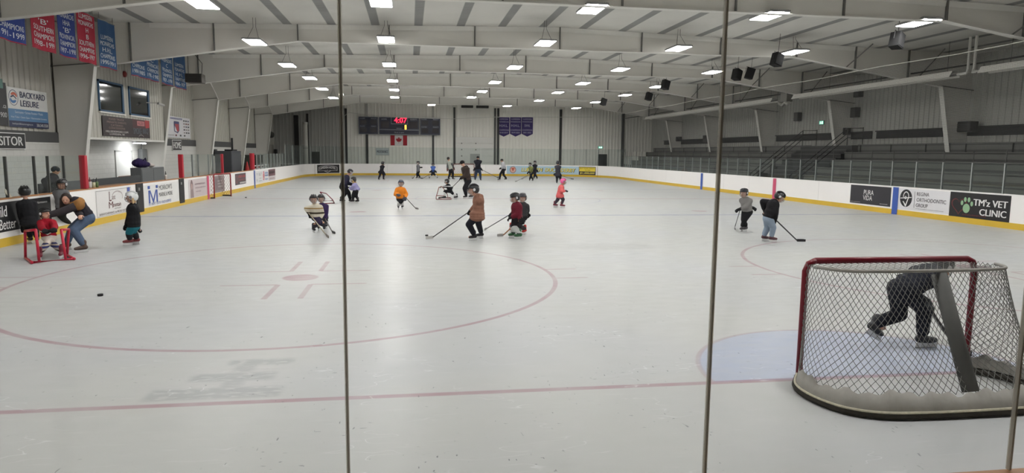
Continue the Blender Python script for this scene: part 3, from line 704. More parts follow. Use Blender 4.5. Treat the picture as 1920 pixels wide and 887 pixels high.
# right hand boards
w = 2.55; s0 = sR(21.12)
board_ad('charcoal board advertisement with thin white two-line lettering beside the blue stripe', s0, s0+w, .27, 1.05, (48, 47, 52), [
    ('t', 'PURA', 1.2, .5, .2, .62, WHT, {'bold': .0}), ('t', 'VIDA', 1.15, .27, .2, .58, WHT, {'bold': .0}), ] + illegible(.04, .72, .06, .035, (150, 150, 150), 18) + illegible(1.95, 2.42, .08, .045, (165, 165, 165), 19))
s0 = sR(18.14); w = 2.6
board_ad('white board advertisement with a black oval tooth emblem', s0, s0+w, .24, 1.05, (224, 223, 226), [
    ('p', ellpts(.42, .44, .33, .34), (36, 36, 40)), ('p', ringpts(.42, .5, .16, .2, .035, -.4, 3.3), WHT), ('p', [(.12, .44), (.72, .50), (.72, .47), (.12, .41)], WHT), ('p', [(.25, .3), (.3, .32), (.42, .2), (.52, .44), (.56, .44), (.45, .12), (.4, .12), (.3, .26)], WHT), ('p', ringpts(.4, .46, .06, .06, .025), WHT),
    ('r', .87, .1, .89, .72, (90, 90, 94)), ('t', 'REGINA', 1.3, .64, .14, .62, (84, 80, 84)), ('t', 'ORTHODONTIC', 1.72, .42, .14, 1.45, (84, 80, 84)), ('t', 'GROUP', 1.28, .21, .14, .6, (84, 80, 84))] + illegible(.98, 2.4, .08, .03, (150, 150, 152), 20))
s0 = sR(15.53); w = 2.5; gp = (150, 186, 148)
paw = [('p', ellpts(.75, .32, .15, .16), gp)]+[('p', ellpts(a, c, .058, .085), gp) for a, c in ((.55, .5), (.68, .62), (.84, .62), (.97, .49))]
hp = [(.42+.34*(math.sin(t)**3), .4+.02*(13*math.cos(t)-5*math.cos(2*t)-2*math.cos(3*t)-math.cos(4*t))) for t in [i*math.tau/36 for i in range(37)]]
hp2 = [(.42+(a-.42)*.86, .4+(c-.4)*.86) for a, c in hp[::-1]]
board_ad('black board advertisement with a green paw print and white clinic lettering', s0, s0+w, .2, 1.06, (34, 33, 35), [('p', hp+hp2, (104, 44, 46))]+paw+[
    ('t', "TM'z VET", 1.72, .56, .23, 1.35, WHT, {'bold': .035}), ('t', 'CLINIC', 1.85, .24, .22, 1.05, WHT, {'bold': .035})] + illegible(.6, 1.6, .1, .05, (92, 44, 46), 21))

# ------------------------------------------------------------------ signs and banners, left side
def left_sign(name, label, cat, X, y0, y1, z0, z1, bg, items, **k):
    return sign(name, label, cat, planefn((X, y0, z0), (0, 1, 0), (0, 0, 1)), y1-y0, z1-z0, bg, items, **k)
XS = WL+.07
A, Bq = at(10, 162, 0, XS), at(90, 242, 0, XS); y0, y1, z1, z0 = A.y, Bq.y, at(50, 168, 0, XS).z, Bq.z; w, h = y1-y0, z1-z0; NV = (40, 48, 84)
left_sign('wall_sign', 'white and blue leisure shop sign with a round wave emblem on the left wall', 'sign', XS, y0, y1, z0, z1, (226, 226, 224), [
    ('r', 0, 0, w, h*.16, NV), ('r', 0, h*.16, w, h*.46, (92, 134, 176)), ('p', ellpts(w*.14, h*.74, w*.11, h*.2), NV), ('p', ellpts(w*.14, h*.74, w*.1, h*.185), (228, 228, 226)),
    ('p', ringpts(w*.15, h*.79, w*.075, h*.09, .09, -.4, 2.9), (200, 96, 70)), ('p', ringpts(w*.13, h*.69, w*.075, h*.09, .09, 2.7, 6.1), (70, 120, 176)), ('p', [(w*.07, h*.73), (w*.14, h*.77), (w*.21, h*.70), (w*.21, h*.73), (w*.14, h*.81), (w*.07, h*.77)], NV),
    ('t', 'BACKYARD', w*.62, h*.84, h*.16, w*.64, NV, {'bold': .03}), ('t', 'LEISURE', w*.53, h*.62, h*.16, w*.46, NV, {'bold': .03}),
    ('t', 'Sunrooms \u2022 Screen Rooms \u2022 Pools', w*.5, h*.385, h*.065, w*.7, (214, 222, 230)), ('t', 'Hot Tubs \u2022 Swim Spas \u2022 Retractable Screens', w*.5, h*.25, h*.065, w*.9, (214, 222, 230)),
    ('t', 'backyardleisureregina.ca', w*.32, h*.08, h*.06, w*.5, (206, 210, 216)), ('t', '306.540.3558', w*.82, h*.08, h*.08, w*.3, (226, 226, 226))], thick=.03)
left_sign('wall_sign', 'dark wall sign cut by the picture edge beside the leisure sign', 'sign', XS, y0-2.5, y0-.04, z0+.02, z1+.1, (38, 38, 42), [('t', '.ca', 2.3, .62, .1, .2, (206, 206, 206)), ('t', '900', 2.22, .35, .16, .36, (206, 206, 206)), ('r', 1.6, 1.2, 2.3, 1.5, (90, 130, 120))], thick=.03)
XV = WL+.14; A, Bq = at(45, 250, 0, XV), at(45, 280, 0, XV); y1 = A.y; y0 = y1-2.15; h = A.z-Bq.z; w = y1-y0
left_sign('bench_sign', 'black visitor sign with white border on the left block wall', 'sign', XV, y0, y1, Bq.z, A.z, (228, 228, 226), [('r', .03, .03, w-.03, h-.03, (36, 36, 38)), ('t', 'VISITOR', w/2, h/2, h*.55, w*.84, (226, 226, 224), {'bold': .03})], thick=.03)
XH = WL+.14; A, Bq = at(322, 262, 0, XH), at(340, 282.5, 0, XH)
w, h = Bq.y-A.y, A.z-Bq.z
left_sign('bench_sign', 'small black home sign with white letters under the sponsor poster', 'sign', XH, A.y, Bq.y, Bq.z, A.z, (228, 228, 226), [('r', .03, .03, w-.03, h-.03, (36, 36, 38)), ('t', 'HOME', w/2, h/2, h*.62, w*.82, (230, 230, 228), {'bold': .03})], thick=.03)
A, Bq = at(308, 216, 0, XS), at(357, 262, 0, XS); y0, y1, z0, z1 = A.y, Bq.y, at(330, 258.5, 0, XS).z, at(330, 219, 0, XS).z; w, h = y1-y0, z1-z0
rnd = random.Random(3); logos = []
for i in range(16):
    cx = w*(.74+.09*(i % 3)); cy = h*(.85-.145*(i//3)); logos.append(('r', cx-w*.032, cy-h*.035, cx+w*.032, cy+h*.035, rnd.choice([(120, 70, 70), (60, 60, 66), (96, 96, 120), (150, 140, 140)])))
left_sign('sponsor_poster', 'white sponsor poster with a red and blue shield on the left wall', 'poster', XS, y0, y1, z0, z1, (222, 221, 224), logos+[('r', w*.12, h*.87, w*.66, h*.95, (84, 84, 130)), ('t', 'THANK YOU TO OUR SPONSORS', w*.39, h*.91, h*.05, w*.5, (220, 220, 226)),
    ('p', [(w*.33, h*.78), (w*.53, h*.78), (w*.53, h*.36), (w*.46, h*.22), (w*.33, h*.3)], (70, 74, 120)), ('p', [(w*.35, h*.66), (w*.51, h*.66), (w*.51, h*.36), (w*.45, h*.28)], (176, 66, 72)), ('p', [(w*.35, h*.58), (w*.45, h*.28), (w*.35, h*.33)], (226, 224, 226)),
    ('r', w*.36, h*.08, w*.42, h*.16, (120, 66, 66)), ('r', w*.54, h*.08, w*.6, h*.16, (66, 66, 70)), ] + illegible(w*.07, w*.3, h*.12, h*.04, GREY, 22), thick=.015)
XF = XB+.05; A, Bq = at(190, 210, 0, XF), at(281, 262, 0, XF); y0, y1 = A.y, Bq.y; z1, z0 = 3.58, 2.78; w, h = y1-y0, z1-z0; TN = (150, 122, 116)
left_sign('wall_sign', 'dark brown catering sign with pale block letters below the booth windows', 'sign', XF, y0, y1, z0, z1, (46, 34, 36), [
    ('r', w*.6, h*.5, w, h, (74, 30, 34)), ('p', [(w*.88, h), (w*.99, h), (w*.99, h*.6), (w*.9, h*.55)], (168, 42, 46)), ('t', 'FOOD TRUCK', w*.27, h*.87, h*.1, w*.3, TN), ('t', 'PRIVATE EVENTS', w*.27, h*.71, h*.1, w*.38, TN), ('t', 'CATERING', w*.27, h*.56, h*.1, w*.24, TN), ('t', 'CONCESSIONS', w*.27, h*.42, h*.1, w*.32, TN),
    ('t', 'HILLSIDESMOKE.COM', w*.27, h*.24, h*.1, w*.44, (226, 220, 218)), ('t', 'LUMSDEN, SK', w*.27, h*.1, h*.1, w*.3, (226, 220, 218)), ('r', w*.7, h*.66, w*.87, h*.92, (196, 120, 124)), ('t', 'HILLSIDE', w*.785, h*.79, h*.15, w*.13, (90, 40, 44)),
    ('t', 'SMOKE', w*.7, h*.36, h*.34, w*.18, (92, 100, 112)), ('t', 'BBQ', w*.89, h*.36, h*.34, w*.13, (92, 100, 112)), ('p', ringpts(w*.78, h*.02, w*.06, h*.14, .02, .2, 2.9), (190, 180, 178))], thick=.02)
BN, BR, BT = (44, 62, 128), (160, 38, 58), (52, 84, 124); LT = (206, 210, 214)
BANN = [(13.85, 15.35, BN, ['CHAMPIONS', '1991-1999'], 'blue championship banner at the picture edge, nearest of its line'), (15.58, 17.02, BR, ["'B'", 'SOUTHERN', 'CHAMPIONS', '1998-1999'], 'red southern champions banner, second of its line'),
        (17.12, 18.3, BN, ['MONARCHS', 'HHA', "'B'", 'PROVINCIAL', 'CHAMPIONS', '1997-1998'], 'blue provincial champions banner between two red banners'), (18.42, 19.72, BR, ['LUMSDEN', 'MONARCHS', 'H', 'B', 'SOUTHERN', 'CHAMPIONS', '1996-1997'], 'long red champions banner, fourth of its line'),
        (20.0, 21.32, BT, ['LUMSDEN', 'MONARCHS', 'H.H.L.', 'CHAMPIONS', '1990-1991'], 'dusty blue banner just before the second roof frame'), (22.75, 24.1, BT, ['CHAMPIONS', '1984-1985'], 'dusty blue banner, first past the second roof frame'), (24.2, 25.7, BT, ["'C'", 'PROVINCIAL', 'CHAMPIONS', '1981-1982'], 'dusty blue provincial banner above the booth window'),
        (25.95, 27.5, BT, ['INTERMEDIATE', 'C', 'PROVINCIAL', 'CHAMPIONS', '1987-1988'], 'dusty blue intermediate banner, second last of the line'), (27.58, 29.25, BT, ['LUMSDEN', 'MONARCHS', 'H.H.L.', 'CHAMPIONS', '1986-1987'], 'dusty blue banner at the end of the line, by the roof heater')]
for i, (y0, y1, c, lines, lab) in enumerate(BANN):
    w = y1-y0; z0 = 5.12; h = 1.62
    def fn(u, v, d, y0=y0, i=i): return Vector((-15.5+.03*math.sin(u*7+i)*(1-v*.4)+d, y0+u, z0+v+.01*math.sin(u*5+i)))
    its = [('r', 0, .0, w, .03, (150, 44, 60))]; n = len(lines); st = .215
    for j, t in enumerate(lines): its.append(('t', t, w/2, .2+(n-1-j)*st, .15, w*min(.84, .1*len(t)+.02), LT))
    r = sign('championship_banner', lab, 'banner', fn, w, h, c, its, .008, 'championship banners on the left', 10, .85)
    t = MB(); t.tube([(-15.5, y0-.03, z0+h+.01), (-15.5, y1+.03, z0+h+.01)], .018, 8); t.build('hanging_rod', paint((120, 120, 118)), r)
    t = MB()
    for y in (y0+.1, y1-.1): t.tube([(-15.5, y, z0+h), (-15.5, y, roof_z(-15.5)+.01)], .006, 5)
    t.build('hanging_wire', CABLE, r)

# ------------------------------------------------------------------ scoreboard, flag, pennants on the far wall
YS = YE-.32
def farx(px): return at(px, 235, 1, YS).x
def farz(py, px=750): return at(px, py, 1, YS).z
sb = empty('scoreboard', (farx(748), YS, farz(253))); tag(sb, 'navy scoreboard with red clock digits on the far wall', 'scoreboard'); L = sb.location
NAVY = (38, 40, 58); EDGE = paint((176, 178, 184)); LT2 = (196, 198, 206)
def sbfn(u, v, d): return Vector((u, -d, v))
Z0, Z1 = 0.02, farz(220)-L.z
secs = [('penalty_panel', 672.5, 709), ('clock_panel', 710.5, 786), ('penalty_panel', 787.5, 825.5)]
for nm, pa, pb in secs:
    xa, xb = farx(pa)-L.x, farx(pb)-L.x; b = MB(); b.bbox((xa, -.12, Z0), (xb, .12, Z1), .02); o = b.build(nm, paint(NAVY, .4), sb); w = xb-xa; h = Z1-Z0
    e = MB(); t = .035
    for lo, hi in (((xa, Z0), (xb, Z0+t)), ((xa, Z1-t), (xb, Z1)), ((xa, Z0), (xa+t, Z1)), ((xb-t, Z0), (xb, Z1))): e.box((lo[0], -.13, lo[1]), (hi[0], -.115, hi[1]))
    tb = MB(); lt = paint(LT2)
    if nm == 'penalty_panel':
        for v in (.9, .46):
            put_text(tb, sbfn, .124, 'PLAYER', xa+w*.2, Z0+h*v, .1, w*.26, lt); put_text(tb, sbfn, .124, 'PENALTY', xa+w*.78, Z0+h*v, .1, w*.28, lt)
            g = MB()
            for q in (.08, .6): g.box((xa+w*q, -.128, Z0+h*(v-.34)), (xa+w*(q+.32), -.119, Z0+h*(v-.08)))
            g.build('digit_window', paint((40, 32, 36), .25), o)
        put_text(tb, sbfn, .124, '\u2022', xa+w*.38, Z0+h*.17, .06, None, lt)
    else:
        e.box((xa, -.13, Z0+h*.26), (xb, -.115, Z0+h*.29))
        cx = xa+w*.5
        for lo, hi in (((cx-w*.2, Z0+h*.6), (cx+w*.21, Z0+h*.63)), ((cx-w*.2, Z0+h*.6), (cx-w*.19, Z1)), ((cx+w*.205, Z0+h*.6), (cx+w*.215, Z1))): e.box((lo[0], -.13, lo[1]), (hi[0], -.115, hi[1]))
        put_text(tb, sbfn, .124, 'HOME', xa+w*.13, Z0+h*.88, .13, w*.13, lt); put_text(tb, sbfn, .124, 'GUESTS', xa+w*.86, Z0+h*.88, .13, w*.17, lt)
        put_text(tb, sbfn, .124, 'PERIOD', xa+w*.5, Z0+h*.36, .09, w*.13, lt); put_text(tb, sbfn, .124, 'Shots on goal', xa+w*.5, Z0+h*.12, .12, w*.23, lt)
        g = MB(); g.box((xa+w*.05, -.128, Z0+h*.38), (xa+w*.25, -.119, Z0+h*.76)); g.box((xa+w*.76, -.128, Z0+h*.38), (xa+w*.96, -.119, Z0+h*.76)); g.build('digit_window', paint((44, 32, 36), .25), o)
        dg = MB(); put_text(dg, sbfn, .13, '4:07', cx+w*.035, Z0+h*.83, h*.3, w*.31, None, .02); dg.build('clock_digits', mat((255, 36, 62), .5, 0, 0, 1, 0, .1, 4.0), o)
        dg = MB(); put_text(dg, sbfn, .13, '1', cx+w*.16, Z0+h*.43, h*.25, .14, None, .02); dg.build('period_digit', mat((255, 196, 60), .5, 0, 0, 1, 0, .1, 4.0), o)
    e.build('edge', EDGE, o); tb.build('lettering', None, o)
def far_sign(name, lab, cat, pa, pb, ya, yb, bg, items, **k):
    x0, x1, z1, z0 = at(pa, ya, 1, YS).x, at(pb, ya, 1, YS).x, at(pa, ya, 1, YS).z, at(pa, yb, 1, YS).z
    return sign(name, lab, cat, planefn((x0, YE-.055, z0), (1, 0, 0), (0, 0, 1)), x1-x0, z1-z0, bg, items(x1-x0, z1-z0), **k)
RF = (170, 46, 56)
leaf = [(0, -.5), (.03, -.5), (.03, -.2), (.3, -.24), (.26, -.12), (.5, .08), (.42, .12), (.46, .3), (.3, .26), (.24, .34), (.12, .2), (.17, .44), (.08, .4), (0, .55)]
leaf = leaf+[(-a, b) for a, b in leaf[:0:-1]]
far_sign('national_flag', 'red and white maple leaf flag hanging under the scoreboard', 'flag', 732, 763.3, 253.5, 272.5, (224, 220, 218), lambda w, h: [('r', 0, 0, w*.25, h, RF), ('r', w*.75, 0, w, h, RF), ('p', [(w/2+a*h*.62, h*.5+b*h*.62) for a, b in leaf], RF)], thick=.01, rough=.85)
far_sign('wall_sign', 'small white sign with dark lettering low on the far wall', 'sign', 704.5, 729.5, 277.5, 291, (186, 190, 190), lambda w, h: [('r', .05, .05, w-.05, h-.05, (198, 204, 206)), ('t', 'MOOSKNEZ', w/2, h*.5, h*.36, w*.84, (78, 84, 92), {'bold': .03})], thick=.03)
PUR = (66, 56, 106)
for i, (pa, pb) in enumerate(((934.5, 955.8), (957, 978), (979, 1000))):
    ls = (['LUMSDEN', 'MONARCHS', 'H.H.L.', 'CHAMPIONS', '2018-2019'], ['LUMSDEN', 'MONARCHS', 'H.H.L.', 'CHAMPIONS', '2019-2020'], ['LUMSDEN', 'MONARCHS', 'SVHL', 'CHAMPIONS', '2021-2022'])[i]
    x0, x1 = at(pa, 235, 1, YS).x, at(pb, 235, 1, YS).x; z1, z0 = at(pa, 219.5, 1, YS).z, at(pa, 256, 1, YS).z; w, h = x1-x0, z1-z0; LV = (196, 192, 212)
    sign('champion_pennant', 'purple pointed champions pennant, %s of three on the far wall' % ordinal(i), 'pennant', planefn((x0, YE-.055, z0), (1, 0, 0), (0, 0, 1)), w, h, PUR,
         [('t', t, w/2, h*q, h*hh, w*ww, LV) for t, q, hh, ww in zip(ls, (.9, .765, .57, .34, .205), (.07, .07, .13, .07, .07), (.76, .86, .76 if i < 2 else .5, .9, .74))], .012, 'purple pennants', rough=.85, outline=[(0, h*.14), (w/2, 0), (w, h*.14), (w, h), (0, h)])
for x0, x1, lab in ((865, 887, 'black ceiling heater above the overhead door, first of two'), (893, 916, 'black ceiling heater above the overhead door, second of two')):
    a, c = at(x0, 199, 1, YE-1).x, at(x1, 199, 1, YE-1).x; b = MB(); b.bbox((a, YE-1.2, 6.72), (c, YE-.8, 6.98), .03); o = b.build('unit_heater', paint((44, 42, 42))); tag(o, lab, 'heater', 'heaters over the overhead door')
    g = MB()
    for x in (a+.1, c-.1): g.tube([(x, YE-1, 6.97), (x, YE-1, roof_z(x)+.01)], .012, 6)
    g.build('hanger', CABLE, o); g = MB()
    for k in range(5): g.box((a+.05, YE-1.215, 6.75+k*.045), (c-.05, YE-1.2, 6.77+k*.045))
    g.build('grille', paint((70, 68, 66)), o)
# net cord at the far end, exit lamps, pole
b = MB(); b.tube([(-11.0, 61.4, 2.75), (-11.0, 61.4, 5.6), (-10.6, 61.4, 5.95), (-6, 61.4, 5.56), (-.6, 61.4, 5.53), (3.5, 61.4, 5.78), (8, 61.4, 5.85), (13.4, 61.4, 5.95)], .022, 6); tag(b.build('net_cord', paint((206, 204, 196))), 'thin white net cord sagging across the far wall', 'cord')
p0 = at(574, 307, 1, 61.9); b = MB(); b.tube([(p0.x, 61.9, 0), (p0.x, 61.9, 3.0), (p0.x, 61.9, 4.95)], .22, 18); o = b.build('white_pole', paint((214, 212, 204), .4), None, True); tag(o, 'tall thick white pole standing behind the curved corner glass', 'pole')
b = MB(); b.tube([(p0.x, 61.9, 4.78), (p0.x, 61.9, 5.0)], .245, 18); b.build('pole_cap', paint((200, 198, 190)), o)
b = MB(); b.tube([(p0.x, 61.9, 2.5), (p0.x, 61.9, 2.58)], .235, 18); b.build('pole_band', paint((170, 168, 162)), o)
def exit_sign(loc, face, lab):
    R = Vector((1, 0, 0)) if face == 'far' else Vector((0, -1, 0)); fn = planefn(loc, R, (0, 0, 1))
    b = MB(); b.extrude([(0, 0), (.5, 0), (.5, .26), (0, .26)], fn, -.06, .0); o = b.build('exit_sign', paint((60, 70, 68)), None, fix=True); tag(o, lab, 'exit sign', 'lit exit signs')
    g = MB(); g.add([fn(u, v, .004) for u, v in ((.02, .02), (.48, .02), (.48, .24), (.02, .24))], [(0, 1, 2, 3)]); g.build('lit_face', mat((110, 200, 170), .5, 0, 0, 1, 0, .1, .9), o)
    g = MB(); g.add([fn(u, v, .008) for u, v in ((.28, .05), (.4, .05), (.4, .21), (.28, .21))], [(0, 1, 2, 3)], mat((236, 250, 244), .5, 0, 0, 1, 0, .1, 1.6))
    W2 = mat((230, 246, 240), .5, 0, 0, 1, 0, .1, 1.5)
    g.add([fn(u, v, .008) for u, v in ((.08, .05), (.13, .05), (.16, .11), (.19, .05), (.23, .05), (.19, .17), (.12, .17))], [tuple(range(7))], W2); g.add([fn(a, c, .008) for a, c in ellpts(.155, .2, .025, .025, 12)], [tuple(range(12))], W2)
    g.build('running_symbol', None, o)
p = at(1126, 276.5, 1, YE-.1); exit_sign((p.x-.25, YE-.06, p.z-.13), 'far', 'lit exit sign above the dark door in the far corner')
p = at(1539, 230, 0, WR-.1); exit_sign((WR-.06, p.y+.25, p.z-.13), 'right', 'green exit sign on the wall above the bleacher stairs')

# ------------------------------------------------------------------ bleachers, right side
SEATW = mat((104, 104, 100), .7, 0, .1, 2); RISER = mat((84, 84, 82), .8, 0, .08, 2); BLACKP = mat((34, 34, 34), .7, 0, .1, 2)
RISE, RUN, XB0, ZB0 = .42, .78, 15.7, .78
def bleacher(y0, y1, lab):
    root = empty('bleacher', (XB0, y0, 0)); tag(root, lab, 'bleachers', 'grey stepped bleachers'); w = y1-y0
    b = MB(); n = 5
    for i in range(n+1): b.box((RUN*i, 0, 0), (RUN*(i+1)-.002 if i < n else WR-XB0-.05, w, ZB0+RISE*i))
    b.build('step', RISER, root)
    for i in range(n+1):
        z = ZB0+RISE*i
        obj('seat_plank', (RUN*i-.04, 0, z), (RUN*i+.34, w, z+.05), SEATW, root)
        obj('kick_board', (RUN*i-.02, 0, z-.26), (RUN*i-.001, w, z-.05), SEATW, root)
    for k in range(int(w/2.4)+1):
        y = min(w-.06, .03+k*2.4)
        for i in range(1, n+1): obj('bracket', (RUN*i-.05, y, ZB0+RISE*(i-1)), (RUN*i-.021, y+.05, ZB0+RISE*i), BLACKP, root) if i == 5 else None
    return root
bleacher(6.5, 28.4, 'long grey bleachers on the near side of the stairs'); bleacher(33.4, 60.5, 'long grey bleachers on the far side of the stairs')
b = MB(); n = 12; w = 5.0-.04
for i in range(n): b.box((.3*i, 0, 0), (.3*(i+1)-.002 if i < n-1 else WR-XB0-.3, w, .24*(i+1)))
st = b.build('bleacher_stairs', mat((62, 62, 62), .8, 0, .1, 2)); st.location = (XB0+.2, 28.42, 0); tag(st, 'dark stairs climbing between the two bleachers', 'stairs')
nb = MB()
for i in range(n): nb.box((.3*i-.01, 0, .24*(i+1)-.03), (.3*i+.03, w, .24*(i+1)+.004))
nb.build('nosing', mat((92, 92, 90), .7), st)
for y, lab in ((33.3, 'black pipe railing on the far edge of the bleacher stairs'), (28.9, 'black pipe railing on the near edge of the bleacher stairs')):
    root = empty('stair_railing', (XB0+.2, y, 0)); tag(root, lab, 'railing', 'stair railings')
    for h in (.95, .68, .42):
        r = MB(); r.tube([(0, 0, .2+h), (3.35, 0, 2.88+h), (4.3, 0, 2.9+h)], .022, 6); r.build('rail', BLACKP, root)
    for x, z in ((.02, .0), (1.6, 1.2), (3.35, 2.8), (4.28, 2.85)):
        r = MB(); r.tube([(x, 0, z), (x, 0, z+1.05 if x > .1 else 1.15)], .022, 6); r.build('post', BLACKP, root)
for y0, y1, lab in ((6.5, 22.0, 'dark band along the wall above the near bleachers'), (22.2, 28.2, 'dark band between the roof frames before the stairs'), (28.6, 38.6, 'dark band on the wall behind the bleacher stairs'), (39.0, 47.0, 'dark band on the wall just past the stairs'), (47.4, 60.0, 'dark band on the wall at the far bleachers')):
    o = obj('wall_band', (WR-.12, y0, 3.26), (WR-.05, y1, 3.66), mat((38, 38, 38), .8)); tag(o, lab, 'wall panel', 'dark bands on the bleacher wall')
    obj('ledge', (WR-.2, y0, 3.62), (WR-.05, y1, 3.68), mat((48, 48, 48), .8), o)
for (pa, pb, ya, yb), lab in zip(((1265, 1277, 257, 265), (1325, 1341, 254, 267), (1569, 1593, 241, 253), (1800, 1831, 229, 247)), ('farthest small black heater box at the top of the bleachers', 'black heater box at the top of the bleachers behind the glass seam', 'black heater box on the top ledge right after the stairs', 'black heater box at the top of the bleachers beside the last frame')):
    A, Bq = at(pa, ya, 0, 20.3), at(pb, yb, 0, 20.3); b = MB(); z0 = max(3.0, Bq.z)
    b.bbox((19.95, Bq.y, z0), (20.38, A.y, max(A.z, z0+.4)), .03); o = b.build('heater_box', paint((30, 30, 30))); tag(o, lab, 'heater', 'black boxes at the bleacher top')
    g = MB()
    for k in range(4): g.box((19.935, Bq.y+.06, z0+.08+k*.08), (19.95, A.y-.06, z0+.11+k*.08))
    g.build('grille', paint((56, 56, 56)), o)
for (px, py), lab in (((1497, 219), 'dark square speaker on the bleacher wall by the exit sign'), ((1605, 211), 'dark square speaker on the wall after the lit exit sign frame'), ((1611, 177), 'small dark box under the tube heater on the bleacher wall')):
    p = at(px, py, 0, WR-.15); h = .28 if py > 180 else .16; b = MB(); b.bbox((WR-.35, p.y-.25, p.z-h), (WR-.05, p.y+.25, p.z+h), .02); o = b.build('wall_speaker', paint((50, 50, 48))); tag(o, lab, 'speaker', 'boxes on the bleacher wall')
    g = MB(); g.box((WR-.36, p.y-.2, p.z-h+.05), (WR-.35, p.y+.2, p.z+h-.05)); g.build('grille', paint((64, 64, 62)), o)
# radiant tube heaters
HEAT = paint((240, 237, 230), .4)
def tube_heater(y0, y1, lab):
    root = empty('tube_heater', (17.0, y0, 5.5)); tag(root, lab, 'heater', 'long tube heaters'); L = y1-y0
    b = MB(); pr = [(-.26, 0), (-.12, .24), (.12, .24), (.26, 0)]
    b.extrude(pr+[(a*.94, c-.012) for a, c in pr[::-1]], lambda a, c, d: (a, d, c), 0, L); b.build('reflector', HEAT, root, fix=True)
    t = MB(); t.tube([(0, -.3, .08), (0, L+.3, .08)], .05, 10); t.build('tube', paint((96, 92, 88)), root)
    for k in range(int(L/4)+1):
        y = .4+k*4
        if y < L: h = MB(); h.tube([(0, y, .2), (0, y, roof_z(17)-5.5-.05)], .008, 5); h.build('hanger', CABLE, root)
    return root
tube_heater(8.0, 17.6, 'pale tube heater nearest the viewer over the bleachers'); tube_heater(19.0, 30.6, 'long pale tube heater over the bleacher stairs end'); tube_heater(32.9, 55.4, 'pale tube heater running to the far wall over the bleachers')
b = MB(); b.bbox((16.8, 31.2, 5.4), (17.2, 31.9, 5.95), .03); o = b.build('burner_box', metal((130, 128, 122), .5)); tag(o, 'metal burner box between two tube heaters', 'heater burner')
d = MB(); d.tube([(17.0, 31.55, 5.95), (17.0, 31.55, roof_z(17)+.01)], .012, 6); d.build('hanger', CABLE, o)
d = MB(); d.tube([(16.9, 31.5, 5.4), (16.9, 31.2, 5.25), (16.8, 30.9, 5.3)], .1, 10); d.tube([(17.1, 31.8, 5.4), (17.1, 32.1, 5.25), (17.1, 32.5, 5.4)], .1, 10); d.build('duct', metal((200, 198, 192), .35), o)
for y, lab in ((18.05, 'twin white exhaust pipes rising beside the near tube heater'), (56.3, 'white exhaust pipe rising from the far tube heater')):
    b = MB()
    for k, dy in enumerate((0, .3) if y < 30 else (0,)): b.tube([(17.0, y+dy, roof_z(17)-.03), (17.0, y+dy, 5.75), (17.0, y+dy+.05, 5.6), (17.0, y+dy+(.5 if k else -.4), 5.58)], .055, 10)
    o = b.build('exhaust_pipe', paint((210, 208, 202))); tag(o, lab, 'pipe', 'exhaust pipes')
b = MB(); b.tube([(17.4, 8, 5.97), (17.4, 63.9, 5.97)], .035, 6); tag(b.build('gas_pipe', paint((46, 45, 44))), 'thin black pipe running along the roof above the tube heaters', 'pipe')
# netting over the right boards
def net_material():
    m, nt, b = new_mat('net_cords'); out = nt.nodes['Material Output']; b.inputs['Base Color'].default_value = lin((70, 70, 68)); b.inputs['Roughness'].default_value = .8
    src, x, y, z = xyz(nt); g = ((y*20.0).op('FRACT').lt(.10)).max((z*20.0).op('FRACT').lt(.10))
    tr = nt.nodes.new('ShaderNodeBsdfTransparent'); mx = nt.nodes.new('ShaderNodeMixShader')
    nt.links.new(g.s, mx.inputs[0]); nt.links.new(tr.outputs[0], mx.inputs[1]); nt.links.new(b.outputs[0], mx.inputs[2]); nt.links.new(mx.outputs[0], out.inputs[0]); return m
b = MB(); ys = [6+i*2.0 for i in range(26)]
b.v = []
for y in ys: b.v += [(XR+.12, y, 2.5), (XR+.12+.03*math.sin(y), y, 4.2), (XR+.12, y, 5.93)]
for i in range(len(ys)-1):
    for k in range(2): b.f.append([i*3+k, i*3+3+k, i*3+4+k, i*3+1+k]); b.m.append(0)
o = b.build('safety_netting', net_material()); tag(o, 'fine dark safety netting hung above the glass in front of the bleachers', 'netting', None, 'stuff')
b = MB(); b.tube([(XR+.12, y, 5.93+.03*math.sin(y*.7)) for y in [4+i*2 for i in range(27)]], .018, 6); b.build('top_rope', paint((190, 188, 180)), o)
# speakers under the roof
for (px, py, yaw), lab in zip(((1681, 76, .5), (1456, 112, .3), (1381, 140, .5), (1405, 138, -.3), (1247, 159, .4), (1216, 181, .3), (1131, 191, .2)),
        ('largest black hanging speaker, nearest the viewer', 'hanging speaker below the second lamp of the right row', 'hanging speaker in the double pair, turned to the ice', 'hanging speaker in the double pair, turned to the bleachers', 'black hanging speaker just past the tall glass seam', 'black hanging speaker, second before the far end', 'small black hanging speaker at the far end')):
    p = at(px, py, 2, 6.15); root = empty('hanging_speaker', p); tag(root, lab, 'speaker', 'hanging speakers'); root.rotation_euler = (0, .28, yaw); root.scale = (.78, .78, .78)
    b = MB(); b.extrude([(-.26, -.22), (.26, -.22), (.19, .22), (-.19, .22)], lambda a, c, d: (a, c, d), -.32, .32); b.build('cabinet', paint((22, 22, 23), .8), root, fix=True)
    obj('grille', (-.23, -.235, -.28), (.23, -.221, .28), mat((24, 24, 25), .9), root)
    y = MB(); y.tube([(-.28, 0, .0), (-.28, 0, .36), (.28, 0, .36), (.28, 0, 0)], .014, 6); y.tube([(0, 0, .36), (-.2, 0, (roof_z(p.x)-p.z)/.78)], .012, 6); y.build('yoke', paint((50, 50, 50)), root)

